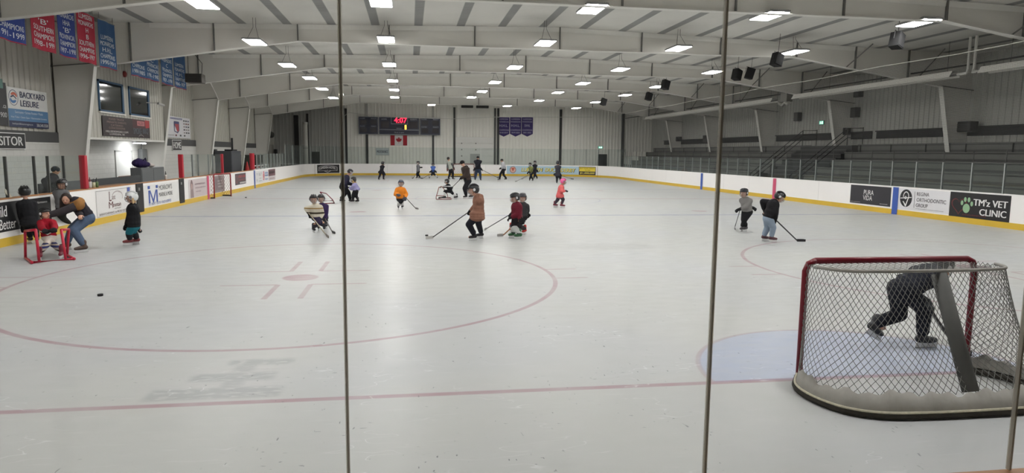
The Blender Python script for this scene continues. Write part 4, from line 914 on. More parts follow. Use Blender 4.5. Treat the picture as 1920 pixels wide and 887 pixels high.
# ------------------------------------------------------------------ left side: players bench and odds and ends
DGREY = mat((70, 72, 74), .6, 0, .08, 3)
def left_thing(name, lab, cat, m, X0, X1, y0, y1, z0, z1, bev=.02, group=None):
    b = MB(); b.bbox((X0, y0, z0), (X1, y1, z1), bev); return tag(b.build(name, m), lab, cat, group)
pb = empty('players_bench', (-15.3, 15.6, 0)); tag(pb, 'dark players bench behind the white boards without glass', 'bench')
obj('seat', (-.25, 0, .42), (.15, 7.6, .48), mat((110, 86, 66), .6), pb); obj('back_panel', (-.32, 0, 0), (-.26, 7.6, 1.22), DGREY, pb)
for k in range(5): obj('leg', (-.2, .2+k*1.75, 0), (.1, .26+k*1.75, .42), DGREY, pb)
obj('shelf', (.28, 1.3, 1.0), (.75, 4.2, 1.05), mat((150, 118, 92), .6), pb)
A = at(253, 315, 0, -16.6); Bq = at(297, 315, 0, -16.6)
o = left_thing('storage_cabinet', 'grey storage cabinet standing behind the open players bench', 'cabinet', mat((112, 114, 116), .5), -16.8, -16.35, A.y, Bq.y, 0, A.z)
obj('door', (-16.35, A.y+.05, .1), (-16.335, (A.y+Bq.y)/2-.02, A.z-.08), mat((118, 120, 122), .5), o); obj('door', (-16.35, (A.y+Bq.y)/2+.02, .1), (-16.335, Bq.y-.05, A.z-.08), mat((118, 120, 122), .5), o)
zt = A.z; yb = A.y+.55
b = MB(); b.ell((-16.6, yb, zt+.2), (.28, .5, .2)); b.ell((-16.6, yb+.55, zt+.13), (.24, .5, .13)); b.ell((-16.6, yb-.1, zt+.32), (.1, .18, .1))
bag = b.build('sports_bag', cloth((52, 40, 84))); tag(bag, 'purple sports bag lying on the grey cabinet', 'bag'); b = MB(); b.tube([(-16.45, yb-.3, zt+.2), (-16.35, yb, zt+.42), (-16.45, yb+.4, zt+.2)], .025, 6); b.build('strap', cloth((36, 30, 56)), bag)
b = MB(); b.ell((-16.4, yb+.75, zt+.09), (.16, .2, .09)); b.ell((-16.42, yb+.68, zt+.15), (.09, .1, .06)); o = b.build('cloth_bundle', cloth((206, 196, 192))); tag(o, 'small white bundle beside the purple bag', 'bundle')
p = at(266, 291, 0, WL+.2); o = left_thing('electrical_box', 'grey electrical box on the block wall above the cabinet', 'electrical box', paint((120, 122, 122)), WL+.135, WL+.35, p.y-.3, p.y+.3, p.z-.3, p.z+.3); b = MB(); b.tube([(WL+.2, p.y, p.z+.3), (WL+.2, p.y, 2.6)], .025, 6); b.build('conduit', paint((120, 122, 122)), o)
bx = -14.12
for y, c, cc, hh, lab in ((15.42, (222, 218, 214), (120, 50, 54), .2, 'white bottle with red cap by the red post on the board cap'), (15.66, (206, 204, 170), (60, 60, 60), .17, 'pale squeeze bottle between two others on the board cap'), (15.86, (96, 120, 76), (40, 44, 40), .18, 'green bottle on the board cap'), (21.75, (222, 216, 210), (60, 56, 56), .2, 'single white squeeze bottle on the cap past the black gate')):
    b = MB(); z = ZC+.03; b.tube([(bx, y, z), (bx, y, z+hh*.75), (bx, y, z+hh*.95)], .045, 12); o = b.build('drink_bottle', plastic(c), None, True); tag(o, lab, 'bottle', 'bottles on the boards')
    b = MB(); b.tube([(bx, y, z+hh*.93), (bx, y, z+hh*1.2), (bx, y, z+hh*1.6)], .03, 10, r2=.008); b.build('cap', plastic(cc), o)
# strip lamp under the booth
p = at(262, 268.5, 0, -17.3); root = empty('strip_lamp', (-17.3, p.y, 2.52)); tag(root, 'lit white strip lamp under the booth above the doorway', 'strip light')
obj('housing', (-.09, -.62, .03), (.09, .62, .09), paint((180, 180, 178)), root); obj('tube', (-.06, -.6, 0), (.06, .6, .032), mat((250, 252, 255), .5, 0, 0, 1, 0, .1, 70), root)
# fire bell and camera on the booth
p = at(233, 139, 0, XB+.05); b = MB(); b.tube([(XB+.03, p.y, p.z), (XB+.1, p.y, p.z)], .13, 18); o = b.build('alarm_bell', paint((128, 44, 44))); tag(o, 'round red alarm bell above the booth windows', 'bell'); b = MB(); b.ell((XB+.1, p.y, p.z), (.05, .11, .11)); b.build('dome', paint((140, 52, 50)), o)
p = at(300, 195, 0, XB+.5); b = MB(); b.tube([(XB+.02, p.y-.4, p.z+.03), (XB+.45, p.y, p.z+.03)], .02, 6); o = b.build('wall_camera', paint((190, 188, 184))); tag(o, 'small white security camera on an arm beside the booth window', 'camera')
b = MB(); b.tube([(XB+.45, p.y-.1, p.z+.02), (XB+.62, p.y+.16, p.z-.05)], .06, 12); b.build('body', paint((200, 198, 194)), o)
# dark cabinet, cones and boxes past the players bench
A = at(424, 283, 0, -16.4); Bq = at(443, 283, 0, -16.4)
o = left_thing('equipment_cabinet', 'tall dark grey equipment cabinet beyond the thin red post', 'cabinet', mat((74, 76, 80), .6), -17.1, -16.1, A.y, Bq.y, 0, A.z)
obj('door', (-16.1, A.y+.1, .2), (-16.085, Bq.y-.1, A.z-.15), mat((82, 84, 88), .6), o)
for dz in (.45, 1.0, 1.7): obj('side_unit', (-16.4, Bq.y, dz), (-16.15, Bq.y+.25, dz+.28), mat((34, 34, 36), .6), o)
b = MB()
for dy in (.25, .5): b.tube([(-16.5, Bq.y-1.0+dy, A.z), (-16.5, Bq.y-1.0+dy, A.z+.85)], .035, 6)
b.box((-16.8, Bq.y-1.4, A.z), (-16.3, Bq.y-.2, A.z+.1)); b.build('top_unit', mat((34, 34, 36), .6), o)
CONE = mat((196, 58, 56), .5, 0, .06, 4)
def cone(x, y, h, lab):
    b = MB(); b.tube([(x, y, .03), (x, y, h*.6), (x, y, h)], h*.2, 16, r2=.025); b.bbox((x-h*.24, y-h*.24, 0), (x+h*.24, y+h*.24, .04), .01); o = b.build('traffic_cone', CONE); tag(o, lab, 'traffic cone', 'red traffic cones')
    b = MB()
    for f in (.35, .55): b.tube([(x, y, h*f), (x, y, h*(f+.08))], h*.2*(1-f)+.04, 16, r2=h*.2*(1-f-.08)+.035)
    b.build('collar', mat((150, 44, 44), .5), o)
A = at(463, 303, 0, -15.6); cone(-15.6, A.y, A.z, 'tallest red traffic cone stack near the round red post')
A = at(472.5, 310, 0, -15.2); cone(-15.1, A.y+.9, A.z, 'short red traffic cone beside the tall cone stack'); A = at(478, 312, 0, -15.2); cone(-15.1, A.y+.6, A.z, 'shortest red traffic cone beside the round red post')
A, Bq = at(472, 291, 0, -16.9), at(486, 304, 0, -16.9); o = left_thing('storage_box', 'dark green box standing behind the traffic cones', 'box', mat((64, 66, 60), .6), -17.4, -16.6, A.y, Bq.y, 0, A.z); obj('lid', (-17.42, A.y-.02, A.z-.06), (-16.58, Bq.y+.02, A.z+.02), mat((74, 76, 70), .6), o)
wb = empty('folding_barrier', (-14.7, 39.5, 0)); tag(wb, 'low white folding barrier behind the corner glass', 'barrier')
for z in (1.05, 1.25): obj('rail', (-.02, 0, z), (.02, 4.6, z+.06), paint((214, 214, 212)), wb)
for k in range(5): obj('post', (-.03, k*1.12, 0), (.03, k*1.12+.06, 1.3), paint((200, 200, 198)), wb)
for (px, py), lab in (((401, 286), 'small black box on the block wall before the equipment cabinet'), ((516, 284), 'small black box on the block wall near the far corner')):
    p = at(px, py, 0, WL+.2); o = left_thing('wall_speaker', lab, 'speaker', paint((36, 36, 36)), WL+.12, WL+.36, p.y-.25, p.y+.25, p.z-.22, p.z+.22, .02, 'boxes on the block wall'); obj('grille', (WL+.36, p.y-.2, p.z-.18), (WL+.37, p.y+.2, p.z+.18), paint((50, 50, 50)), o)
p = at(366, 147, 1, 28.6); root = empty('unit_heater', p); tag(root, 'dark unit heater hanging under the roof past the last banner', 'heater')
b = MB(); b.bbox((-.38, -.3, -.22), (.38, .3, .2), .03); b.build('casing', paint((74, 70, 64)), root)
g = MB()
for k in range(6): g.box((-.33, -.315, -.18+k*.06), (.33, -.3, -.15+k*.06))
g.build('louver', paint((50, 46, 42)), root); g = MB(); g.tube([(.3, 0, .2), (.34, 0, .7), (-.1, 0, roof_z(p.x)-p.z-.1)], .015, 6); g.tube([(-.3, 0, .2), (-.3, 0, roof_z(p.x)-p.z-.05)], .015, 6); g.build('hanger', CABLE, root)

# ------------------------------------------------------------------ goal nets
REDP = mat((118, 22, 38), .35, 0, .1, 5); DIRTY = mat((150, 147, 141), .85, 0, .3, 7, .3); PADG = mat((90, 90, 88), .8, 0, .2, 6, .2); CORD = mat((118, 118, 114), .8, 0, .12, 9)
def bar(pts, r, m, name, parent): b = MB(); b.tube(pts, r, 12); return b.build(name, m, parent, True)
def goal_net(loc, rot, lab, s=1.0, detail=True, redm=REDP, cordm=CORD, depth=1.12, skirt=True):
    root = empty('hockey_goal', loc); root.rotation_euler = (0, 0, rot); tag(root, lab, 'goal net', 'goal nets'); W, H = .95, 1.22
    S = lambda x, y, z: (x*s, y*s, z*s)
    # front frame opens towards +y, net bag towards -y
    for sx in (-1, 1): bar([S(sx*W, 0, .0), S(sx*W, 0, H-.1), S(sx*(W-.03), 0, H-.03), S(sx*(W-.1), 0, H)], .032*s, redm, 'goal_post', root)
    bar([S(-W+.1, 0, H), S(W-.1, 0, H)], .032*s, redm, 'crossbar', root)
    def ubase(t): # base curve, t 0..1 from left post round the back to the right post
        pts = [(-W, 0), (-1.14, -.3), (-1.17, -.62), (-1.06, -.92), (-.82, -1.08), (-.45, -1.13), (0, -1.14), (.45, -1.13), (.82, -1.08), (1.06, -.92), (1.17, -.62), (1.14, -.3), (W, 0)]
        return _poly(pts, t, depth/1.14)
    def utop(t):
        pts = [(-W, 0), (-.97, -.2), (-.93, -.38), (-.8, -.5), (-.5, -.55), (0, -.56), (.5, -.55), (.8, -.5), (.93, -.38), (.97, -.2), (W, 0)]
        return _poly(pts, t, depth/1.14)
    def _poly(pts, t, k):
        L = [0]
        for a, b in zip(pts, pts[1:]): L.append(L[-1]+math.hypot(b[0]-a[0], b[1]-a[1]))
        q = t*L[-1]; i = min(len(pts)-2, max(0, bisect.bisect_right(L, q)-1)); f = (q-L[i])/(L[i+1]-L[i])
        a, b, c, d = pts[max(0, i-1)], pts[i], pts[i+1], pts[min(len(pts)-1, i+2)]
        cr = lambda n: .5*(2*b[n]+(c[n]-a[n])*f+(2*a[n]-5*b[n]+4*c[n]-d[n])*f*f+(3*b[n]-a[n]-3*c[n]+d[n])*f**3)
        return (cr(0), cr(1)*k)
    T = [i/96 for i in range(97)]
    bar([S(*ubase(t), .035) for t in T], .034*s, mat((60, 56, 50), .6, 0, .3, 8), 'base_frame', root)
    bar([S(*utop(t), H-.02) for t in T[8:89]], .016*s, DIRTY if skirt else redm, 'back_bar', root)
    if skirt:
        b = MB(); V = []
        for t in T:
            x, y = ubase(t); xt, yt = utop(t); q = .2+.015*math.sin(t*61)+.012*math.sin(t*23)
            V += [S(x*1.012, y*1.012, .055), S(x*1.0, y*1.0, .1), S(x+(xt-x)*q*.62, y+(yt-y)*q*.62, q+.02*math.sin(t*140)), S(x+(xt-x)*q*.62-.012*(x > 0)+.006, y+(yt-y)*q*.62+.012, q-.02), S(x*.975, y*.975, .08)]
        for i in range(96):
            for k in range(4): b.f.append([i*5+k, i*5+5+k, i*5+6+k, i*5+1+k]); b.m.append(0)
        b.v = V; b.build('skirt', DIRTY, root, True)
        b = MB(); b.tube([S(*[c*1.02 for c in ubase(t)], .03) for t in T], .028*s, 8); b.build('rubber_edge', mat((46, 42, 36), .9, 0, .5, 22), root)
        bar([S(.1, -.52*depth/1.14, H-.06), S(.12, -.99*depth/1.14, .17)], .07*s, PADG, 'centre_post', root)
        b = MB(); b.tube([S(*[c*1.022 for c in ubase(t)], .064) for t in T], .012*s, 6); b.build('rim_line', mat((196, 190, 170), .8, 0, .45, 26), root)
    # netting: diagonal cords of small diameter
    cu = bpy.data.curves.new('netting', 'CURVE'); cu.dimensions = '3D'; cu.bevel_depth = (.0028 if detail else .006)*s; cu.bevel_resolution = 0
    nu, nv = (112, 28) if detail else (40, 12)
    zb = .17 if skirt else .04
    def pt(u, v):
        t = u/nu; f = v/nv; x, y = ubase(t); xt, yt = utop(t); sag = math.sin(f*math.pi)*.03
        if abs(t-.5) < .18: sag += math.sin(f*math.pi)*.05*math.cos((t-.5)/.18*math.pi/2)
        f2 = f**1.0; xx = x+(xt-x)*(zb+(1-zb)*f2); yy = y+(yt-y)*(zb+(1-zb)*f2)
        c = Vector((0, -.5)); dirv = (c-Vector((xx, yy))); dirv = dirv.normalized() if dirv.length > .01 else dirv
        sag *= min(1, 4*t, 4*(1-t)); return S(xx+dirv.x*sag, yy+dirv.y*sag, zb+(H-.025-zb)*f2)
    def spl(P):
        if len(P) < 2: return
        q = cu.splines.new('POLY'); q.points.add(len(P)-1)
        for i, p in enumerate(P): q.points[i].co = (*p, 1)
    for d in (1, -1):
        for st in range(-nv, nu+nv, 2):
            P = []
            for v in range(nv+1):
                u = st+v*d
                if 0 <= u <= nu: P.append(pt(u, v))
            spl(P)
    for d in (1, -1):                                   # top netting from crossbar to back bar
        mx, my = (54, 14) if detail else (18, 5)
        for st in range(-my, mx+my, 2):
            P = []
            for v in range(my+1):
                u = st+v*d
                if 0 <= u <= mx:
                    f = v/my; xt = -1+2*u/mx; yb = -.56*depth/1.14*(1-abs(xt)**5*.7)
                    P.append(S(xt*.92, yb*f-.01, H-.02-.04*math.sin(f*math.pi)))
            spl(P)
    o = bpy.data.objects.new('netting', cu); COL.objects.link(o); me = o.to_mesh(); me2 = me.copy(); o.to_mesh_clear(); bpy.data.objects.remove(o)
    me2.materials.clear(); me2.materials.append(cordm); o = bpy.data.objects.new('netting', me2); COL.objects.link(o); o.parent = root
    return root
goal_net((.02, 0, 0), 0, 'large red framed hockey goal close to the viewer, seen from behind')
p = at(871, 332, 1, 56.2); goal_net((p.x, 57.0, 0), math.pi, 'dark distant hockey goal before the end boards', 1.0, False, mat((110, 60, 56), .5), mat((120, 104, 92), .8), skirt=False)
# small red goal by the left boards (opens to the right)
A = at(428, 368, 2, 0); Bq = at(410, 373, 2, 0)
goal_net(((A.x+Bq.x)/2-.05, (A.y+Bq.y)/2+.1, 0), -math.pi/2-.18, 'small red practice goal standing by the left boards', .93, False, mat((150, 40, 46), .4), mat((170, 130, 126), .8), .8, skirt=False)
# pucks
for (px, py), lab in (((188, 555), 'black puck lying alone inside the near faceoff circle'), ((461, 371), 'tiny black puck lying near the small red goal'), ((800, 442.5), 'black puck against the white stick blade')):
    p = at(px, py, 2, 0); b = MB(); b.tube([(0, 0, .001), (0, 0, .006), (0, 0, .028), (0, 0, .033)], .04, 20); o = b.build('hockey_puck', mat((26, 26, 28), .6)); o.location = (p.x, p.y, 0); tag(o, lab, 'puck', 'pucks')

# ------------------------------------------------------------------ people
def ik(a, b, l1, l2, pole):
    """middle joint of a two-bone limb"""
    d = b-a; L = d.length; f = L/(l1+l2)
    if f > .998: l1, l2 = l1*f/.997, l2*f/.997
    d.normalize(); x = (l1*l1-l2*l2+L*L)/(2*L); h = math.sqrt(max(0, l1*l1-x*x))
    p = (pole-d*pole.dot(d)); p = p.normalized() if p.length > 1e-6 else Vector((0, 0, 1)); return a+d*x+p*h
def basis(fwd, up):
    f = fwd.normalized(); r = f.cross(up).normalized(); u = r.cross(f); return Matrix((r, f, u)).transposed()
REM = []
def fuse(mb, name, m, parent, vox, L, smooth=3):
    """one continuous surface from overlapping volumes"""
    mb.v = [tuple(Vector(v)-L) for v in mb.v]; o = mb.build(name, m, parent)
    r = o.modifiers.new('r', 'REMESH'); r.mode = 'VOXEL'; r.voxel_size = vox; r.use_smooth_shade = True
    s = o.modifiers.new('s', 'SMOOTH'); s.iterations = smooth; s.factor = .5
    REM.append(o); return o
def hand_shape(mb, w, d, up, size, curl=.9, thumb=1, fat=1.0):
    """palm, four fingers of different length and a thumb from wrist w along d; up = back of the hand"""
    B = basis(d, up); r, f, u = (B.col[0], B.col[1], B.col[2]); P = w+f*size*.28
    mb.ell(P, (size*.24*fat, size*.32, size*.13*fat), B, None, 10, 6)
    for i, ln in enumerate((.36, .42, .40, .31)):
        k = w+f*size*.52+r*size*(.18-.12*i)*thumb*fat; q1 = k+(f*math.cos(curl*.5)-u*math.sin(curl*.5))*size*ln*.5; q2 = q1+(f*math.cos(curl*1.7)-u*math.sin(curl*1.7))*size*ln*.5
        rr = size*.062*fat; mb.cap(k-f*size*.1, q1, rr, rr*.95, 7); mb.cap(q1, q2, rr*.95, rr*.8, 7)
    k = w+f*size*.16+r*size*.2*thumb*fat; q1 = k+(f*.7+r*thumb*.6-u*.3).normalized()*size*.24; q2 = q1+(f*.8-u*.5).normalized()*size*.2
    mb.cap(k, q1, size*.075*fat, size*.068*fat, 7); mb.cap(q1, q2, size*.068*fat, size*.055*fat, 7)
BLADE = metal((190, 194, 198), .25); HOLD = plastic((222, 222, 222)); EYE = mat((40, 30, 26), .3); LIP = mat((150, 84, 80), .5)
def person(label, Y, hd, nk, hp, fl, fr, hl, hr, face, H, group=None, kid=True, top=(40, 40, 44), bottom=(34, 34, 38), sock=None, skate=(36, 34, 36), glove=(30, 30, 32), helmet=None, cage=(196, 198, 200),
           hat=None, hair=None, coat=0.0, look=None, pitch=0.0, bulk=1.0, sleeve=None, yoke=None, hood=False, lift=None, toe=None, elbow=None, barehand=False, skin=None, vox=None, knee=None, collar=None, eyes=True, brim=False, bend=1.02):
    """joints are (px, py[, dy]) in the photo on the plane y = Y + dy; face = heading in degrees, 0 looks away down the rink, 90 to the left"""
    J = lambda p: at(p[0], p[1], 1, Y+(p[2] if len(p) > 2 else 0))
    yaw = math.radians(face); fwd = Vector((-math.sin(yaw), math.cos(yaw), 0)); rgt = Vector((fwd.y, -fwd.x, 0)); up = Vector((0, 0, 1))
    head, neck, hip = J(hd), J(nk), J(hp)
    def foot(p, lf):
        q = J(p)
        if lf is None: q.z = 0.0
        else: q.z = lf
        return q
    if Y < 16 and not lift and fl[1] > 420:
        ga, gb = at(fl[0], fl[1], 2, 0).y, at(fr[0], fr[1], 2, 0).y; Y = (ga+gb)/2; dd = max(-.28, min(.28, (ga-gb)/2)); fl, fr = (fl[0], fl[1], dd), (fr[0], fr[1], -dd)
    lf = lift or (None, None); FL, FR = foot(fl, lf[0]), foot(fr, lf[1]); HL, HR = J(hl), J(hr)
    g = H*bulk; dist = (Vector((hip.x, hip.y, 1))-CAM).length
    vx = vox or max(.013, min(.026, dist*.0008))
    root_loc = Vector(((FL.x+FR.x)/2, (FL.y+FR.y)/2, 0))
    tdir = (neck-hip).normalized(); side = tdir.cross(fwd).cross(tdir); side = rgt
    chestf = side.cross(tdir)*-1; chestf = tdir.cross(side)*-1 if tdir.cross(side).dot(fwd) < 0 else tdir.cross(side)
    TB = Matrix((side, chestf.normalized(), tdir)).transposed()
    sw = .118*H if not kid else .102*H
    sh = neck-tdir*.045*H; SL, SRt = sh-side*sw, sh+side*sw
    hh = .138*H if not kid else .2*H*(1.25/max(1.1, H))**.5               # head height
    bootH = .06+.1
    AL, AR = FL+up*(bootH), FR+up*(bootH)
    HPl, HPr = hip-side*.052*H, hip+side*.052*H
    dl = max((HPl-AL).length, (HPr-AR).length); th, shn = min(.262*H, dl*.525*bend), min(.24*H, dl*.48*bend)
    kp = knee or (fwd+side*0)
    KL, KR = ik(HPl, AL, th, shn, fwd-side*.15 if knee is None else Vector(knee[0])), ik(HPr, AR, th, shn, fwd+side*.15 if knee is None else Vector(knee[1]))
    ua, fa = .165*H, .15*H
    el = elbow or (-fwd*.6-side*.6-up*.5, -fwd*.6+side*.6-up*.5)
    EL, ER = ik(SL, HL, ua, fa, Vector(el[0])), ik(SRt, HR, ua, fa, Vector(el[1]))
    ly = math.radians(look if look is not None else face); lf_ = Vector((-math.sin(ly)*math.cos(pitch), math.cos(ly)*math.cos(pitch), math.sin(pitch)))
    HB = basis(lf_, up); hf, hu, hr_ = HB.col[1], HB.col[2], HB.col[0]
    # --- body
    b = MB()
    b.ell(head+hu*hh*.06, (hh*.37, hh*.43, hh*.46), HB); b.ell(head-hu*hh*.22+hf*hh*.1, (hh*.27, hh*.3, hh*.27), HB)
    b.cap(head-hu*hh*.02+hf*hh*.43, head-hu*hh*.12+hf*hh*.5, hh*.05, hh*.075, 8)
    for sgn in (-1, 1): b.ell(head+hr_*hh*.37*sgn-hu*hh*.04, (hh*.06, hh*.1, hh*.13), HB, None, 8, 6)
    b.cap(neck-tdir*.03*H, head-hu*hh*.25-hf*hh*.05, .034*H, .034*H)
    b.ell(hip+(neck-hip)*.72, (.098*H, .062*H, .12*H), TB); b.ell(hip+(neck-hip)*.35, (.082*H, .058*H, .12*H), TB); b.ell(hip, (.088*H, .066*H, .075*H), TB)
    for S_, E_, W_ in ((SL, EL, HL), (SRt, ER, HR)):
        b.ell(S_, .042*H); b.cap(sh, S_, .04*H, .04*H); b.cap(S_, E_, .034*H, .028*H); b.cap(E_, W_, .027*H, .019*H)
    for P_, K_, A_ in ((HPl, KL, AL), (HPr, KR, AR)): b.cap(P_, K_, .056*H, .038*H); b.cap(K_, A_, .037*H, .026*H)
    hs = hh*.8
    for W_, E_, sg in ((HL, EL, 1), (HR, ER, -1)):
        dv = (W_-E_).normalized(); upv = (fwd*.3+up) if abs(dv.z) < .8 else fwd
        hand_shape(b, W_, dv, upv, hs*(1 if barehand else .8), .9, sg)
    toes = []
    for i, A_ in enumerate((AL, AR)):
        t = math.radians((toe or (face+8, face-8))[i]); tf = Vector((-math.sin(t), math.cos(t), 0)); toes.append(tf); b.cap(A_-up*.05-tf*.02, A_-up*.065+tf*.09*H, .02*H, .018*H)
    body = fuse(b, 'person', skin or SKIN, None, vx*.8, root_loc, 2); body.location = root_loc; tag(body, label, 'person', group)
    L = root_loc
    def P_(mb, name, m, sm=3, v=None): return fuse(mb, name, m, body, v or vx, L, sm)
    # --- clothes
    k = .012*bulk+.012
    def legs(mb, K0, r):
        for Pq, Kq, Aq in ((HPl, KL, AL), (HPr, KR, AR)): r = 1+(r-1)*.4; mb.cap(Pq, Kq, (.062*H+k)*r, (.044*H+k*.8)*r); mb.cap(Kq, Kq+(Aq-Kq)*K0, (.044*H+k*.8)*r, (.036*H+k*.6)*r)
    b = MB(); legs(b, .42 if sock else .86, bulk); b.ell(hip, (.094*H*bulk+k, .074*H*bulk+k, .085*H+k), TB); b.ell(hip+(neck-hip)*.2, (.088*H*bulk+k, .066*H*bulk+k, .08*H), TB)
    P_(b, 'trousers', bottom if not isinstance(bottom, tuple) else cloth(bottom))
    if sock:
        for Kq, Aq in ((KL, AL), (KR, AR)):
            b = MB(); b.cap(Kq+(Aq-Kq)*.05, Kq+(Aq-Kq)*.5, .045*H*bulk+k*.5, .043*H*bulk+k*.5); b.cap(Kq+(Aq-Kq)*.5, Aq+(Kq-Aq)*.06, .043*H*bulk+k*.5, .034*H*bulk+k*.4); P_(b, 'sock', sock if not isinstance(sock, tuple) else cloth(sock))
    b = MB(); b.ell(hip+(neck-hip)*.74, (.108*H*bulk+k, .078*H*bulk+k, .125*H+k), TB); b.ell(hip+(neck-hip)*.4, (.1*H*bulk+k, .076*H*bulk+k, .13*H), TB)
    b.ell(hip+tdir*.045*H, (.102*H*bulk+k, .08*H*bulk+k, .065*H+k*.5), TB)
    if coat: # hem hanging below the hip
        for q in (.0, .4, .8): b.ell(hip-up*coat*H*q+fwd*.02*H, (.136*H*bulk+k+.012*q, .106*H*bulk+k+.012*q, .06*H), basis(fwd, up))
    b.cap(neck-tdir*.05*H, neck+tdir*.005, .05*H+k, .042*H+k*.8)
    arms = b if sleeve is None else MB()
    for S_, E_, W_ in ((SL, EL, HL), (SRt, ER, HR)):
        b.cap(sh, S_, .05*H*bulk+k, .046*H*bulk+k*.8); arms.cap(S_, E_, .045*H*bulk+k*.8, .038*H*bulk+k*.8); arms.cap(E_, E_+(W_-E_)*.9, .038*H*bulk+k*.8, .03*H*bulk+k*.6)
    jk = P_(b, 'jacket', top if not isinstance(top, tuple) else cloth(top))
    if sleeve is not None: P_(arms, 'sleeves', sleeve if not isinstance(sleeve, tuple) else cloth(sleeve))
    if yoke:
        b = MB(); b.ell(hip+(neck-hip)*.87, (.112*H*bulk+k, .085*H*bulk+k, .07*H+k), TB)
        for S_ in (SL, SRt): b.ell(S_, .054*H*bulk+k)
        P_(b, 'yoke', cloth(yoke))
    if hood:
        b = MB(); b.ell(neck-chestf*.05*H+tdir*.005*H, (.07*H, .04*H, .05*H), TB); b.ell(neck+tdir*.015*H, (.06*H, .06*H, .03*H), TB); P_(b, 'hood', jk.data.materials[0])
    if collar:
        b = MB(); b.ell(neck+tdir*.01*H, (.058*H, .058*H, .034*H), TB); P_(b, 'collar', cloth(collar))
    if not barehand:
        for W_, E_, sg in ((HL, EL, 1), (HR, ER, -1)):
            dv = (W_-E_).normalized(); upv = (fwd*.3+up) if abs(dv.z) < .8 else fwd; b = MB()
            hand_shape(b, W_-dv*.01, dv, upv, hs*(1.05 if kid else .95), .9, sg, 1.5 if kid else 1.25); b.cap(W_-dv*.06*H, W_+dv*.01, .043*H, .038*H); P_(b, 'glove', cloth(glove), 1, min(vx, .016))
    for i, A_ in enumerate((AL, AR)):
        tf = toes[i]; dn = Vector((0, 0, -1)); liftv = (A_.z-bootH) > .02
        if liftv and toe is not None: dn = (-up*.9-tf*.5).normalized() if (lf[i] or 0) > .08 else dn
        tf2 = (tf-dn*tf.dot(dn)).normalized(); s_ = .125 if kid else .165; c0 = A_+dn*.05
        b = MB(); b.cap(A_-dn*.07+tf2*-.005, A_+dn*.03, .05*(.85+.1*bulk) if kid else .056, .046 if kid else .052); b.cap(c0-tf2*.035, c0+tf2*s_*.55+dn*.012, .045 if kid else .05, .042 if kid else .046); b.cap(c0+tf2*s_*.5+dn*.012, c0+tf2*s_+dn*.018, .042 if kid else .046, .034)
        sk = P_(b, 'skate', skate if not isinstance(skate, tuple) else mat(skate, .45, 0, .1, 12), 2, min(vx, .015))
        b = MB(); c1 = A_+dn*(bootH-.036)-L; sd = tf2.cross(dn).normalized(); b.obox(c1+tf2*(s_*.42-.01), tf2*(s_*.78), sd*.011, dn*.028); b.build('blade_holder', HOLD, sk)
        b = MB(); c1 = A_+dn*(bootH-.0065)-L; b.obox(c1+tf2*(s_*.42-.01), tf2*(s_*.84), sd*.003, dn*.0065); b.build('blade', BLADE, sk)
    # --- head wear
    hc = head+hu*hh*.1; r = (hh*.49, hh*.55, hh*.5)
    if helmet:
        b = MB(); keep = lambda q: not ((q.y > .30 and q.z < .12) or q.z < -.72 or (q.z < -.45 and q.y > -.1))
        b.ell(hc, r, HB, None, 24, 16, keep); b.v = [tuple(Vector(v)-L) for v in b.v]; o = b.build('helmet', plastic(helmet), body, True); m = o.modifiers.new('t', 'SOLIDIFY'); m.thickness = .012; m.offset = -1; REM.append(o)
        b = MB()
        for q in (-.42, 0, .42):
            pts = [hc+HB @ Vector((r[0]*q*1.0, r[1]*1.02*math.cos(a), r[2]*1.04*math.sin(a)*math.sqrt(1-q*q*.6)))-L for a in [math.radians(x) for x in range(35, 146, 22)]]; b.tube(pts, hh*.045, 6)
        b.build('helmet_ridge', plastic(tuple(min(255, int(c*.8+10)) for c in helmet)), o)
        for sgn in (-1, 1):
            b = MB(); b.ell(hc+hr_*hh*.49*sgn-hu*hh*.02-L, (.012, hh*.12, hh*.14), HB, None, 10, 6); b.build('ear_guard', plastic((200, 200, 202) if sum(helmet) < 300 else (120, 120, 124)), o)
        if cage:
            b = MB(); cc = head-hu*hh*.06; R3 = (hh*.43, hh*.6, hh*.42); w_ = max(.003, dist*.0002)
            for az in (-60, -36, -12, 12, 36, 60):
                a = math.radians(az); b.tube([cc+HB @ Vector((R3[0]*math.sin(a)*math.cos(e), R3[1]*math.cos(a)*math.cos(e), R3[2]*math.sin(e)))-L for e in [math.radians(x) for x in range(-62, 40, 17)]], w_, 5)
            for e in (-50, -28, -6, 16):
                e = math.radians(e); b.tube([cc+HB @ Vector((R3[0]*math.sin(a)*math.cos(e), R3[1]*math.cos(a)*math.cos(e), R3[2]*math.sin(e)))-L for a in [math.radians(x) for x in range(-75, 76, 15)]], w_, 5)
            b.build('face_cage', metal(cage, .3), body)
        b = MB(); b.tube([head+hr_*hh*.4-hu*hh*.1-L, head-hu*hh*.48+hf*hh*.12-L, head-hr_*hh*.4-hu*hh*.1-L], hh*.03, 6); b.build('chin_strap', cloth((40, 40, 42)), body)
    if hat:
        b = MB(); b.ell(hc+hu*hh*.04, (hh*.44, hh*.5, hh*.42), HB); b.ell(hc, (hh*.45, hh*.5, hh*.2), HB)
        if brim: b.ell(hc+hf*hh*.55+hu*hh*.02, (hh*.3, hh*.3, hh*.04), HB)
        P_(b, 'hat', cloth(hat), 2, .012)
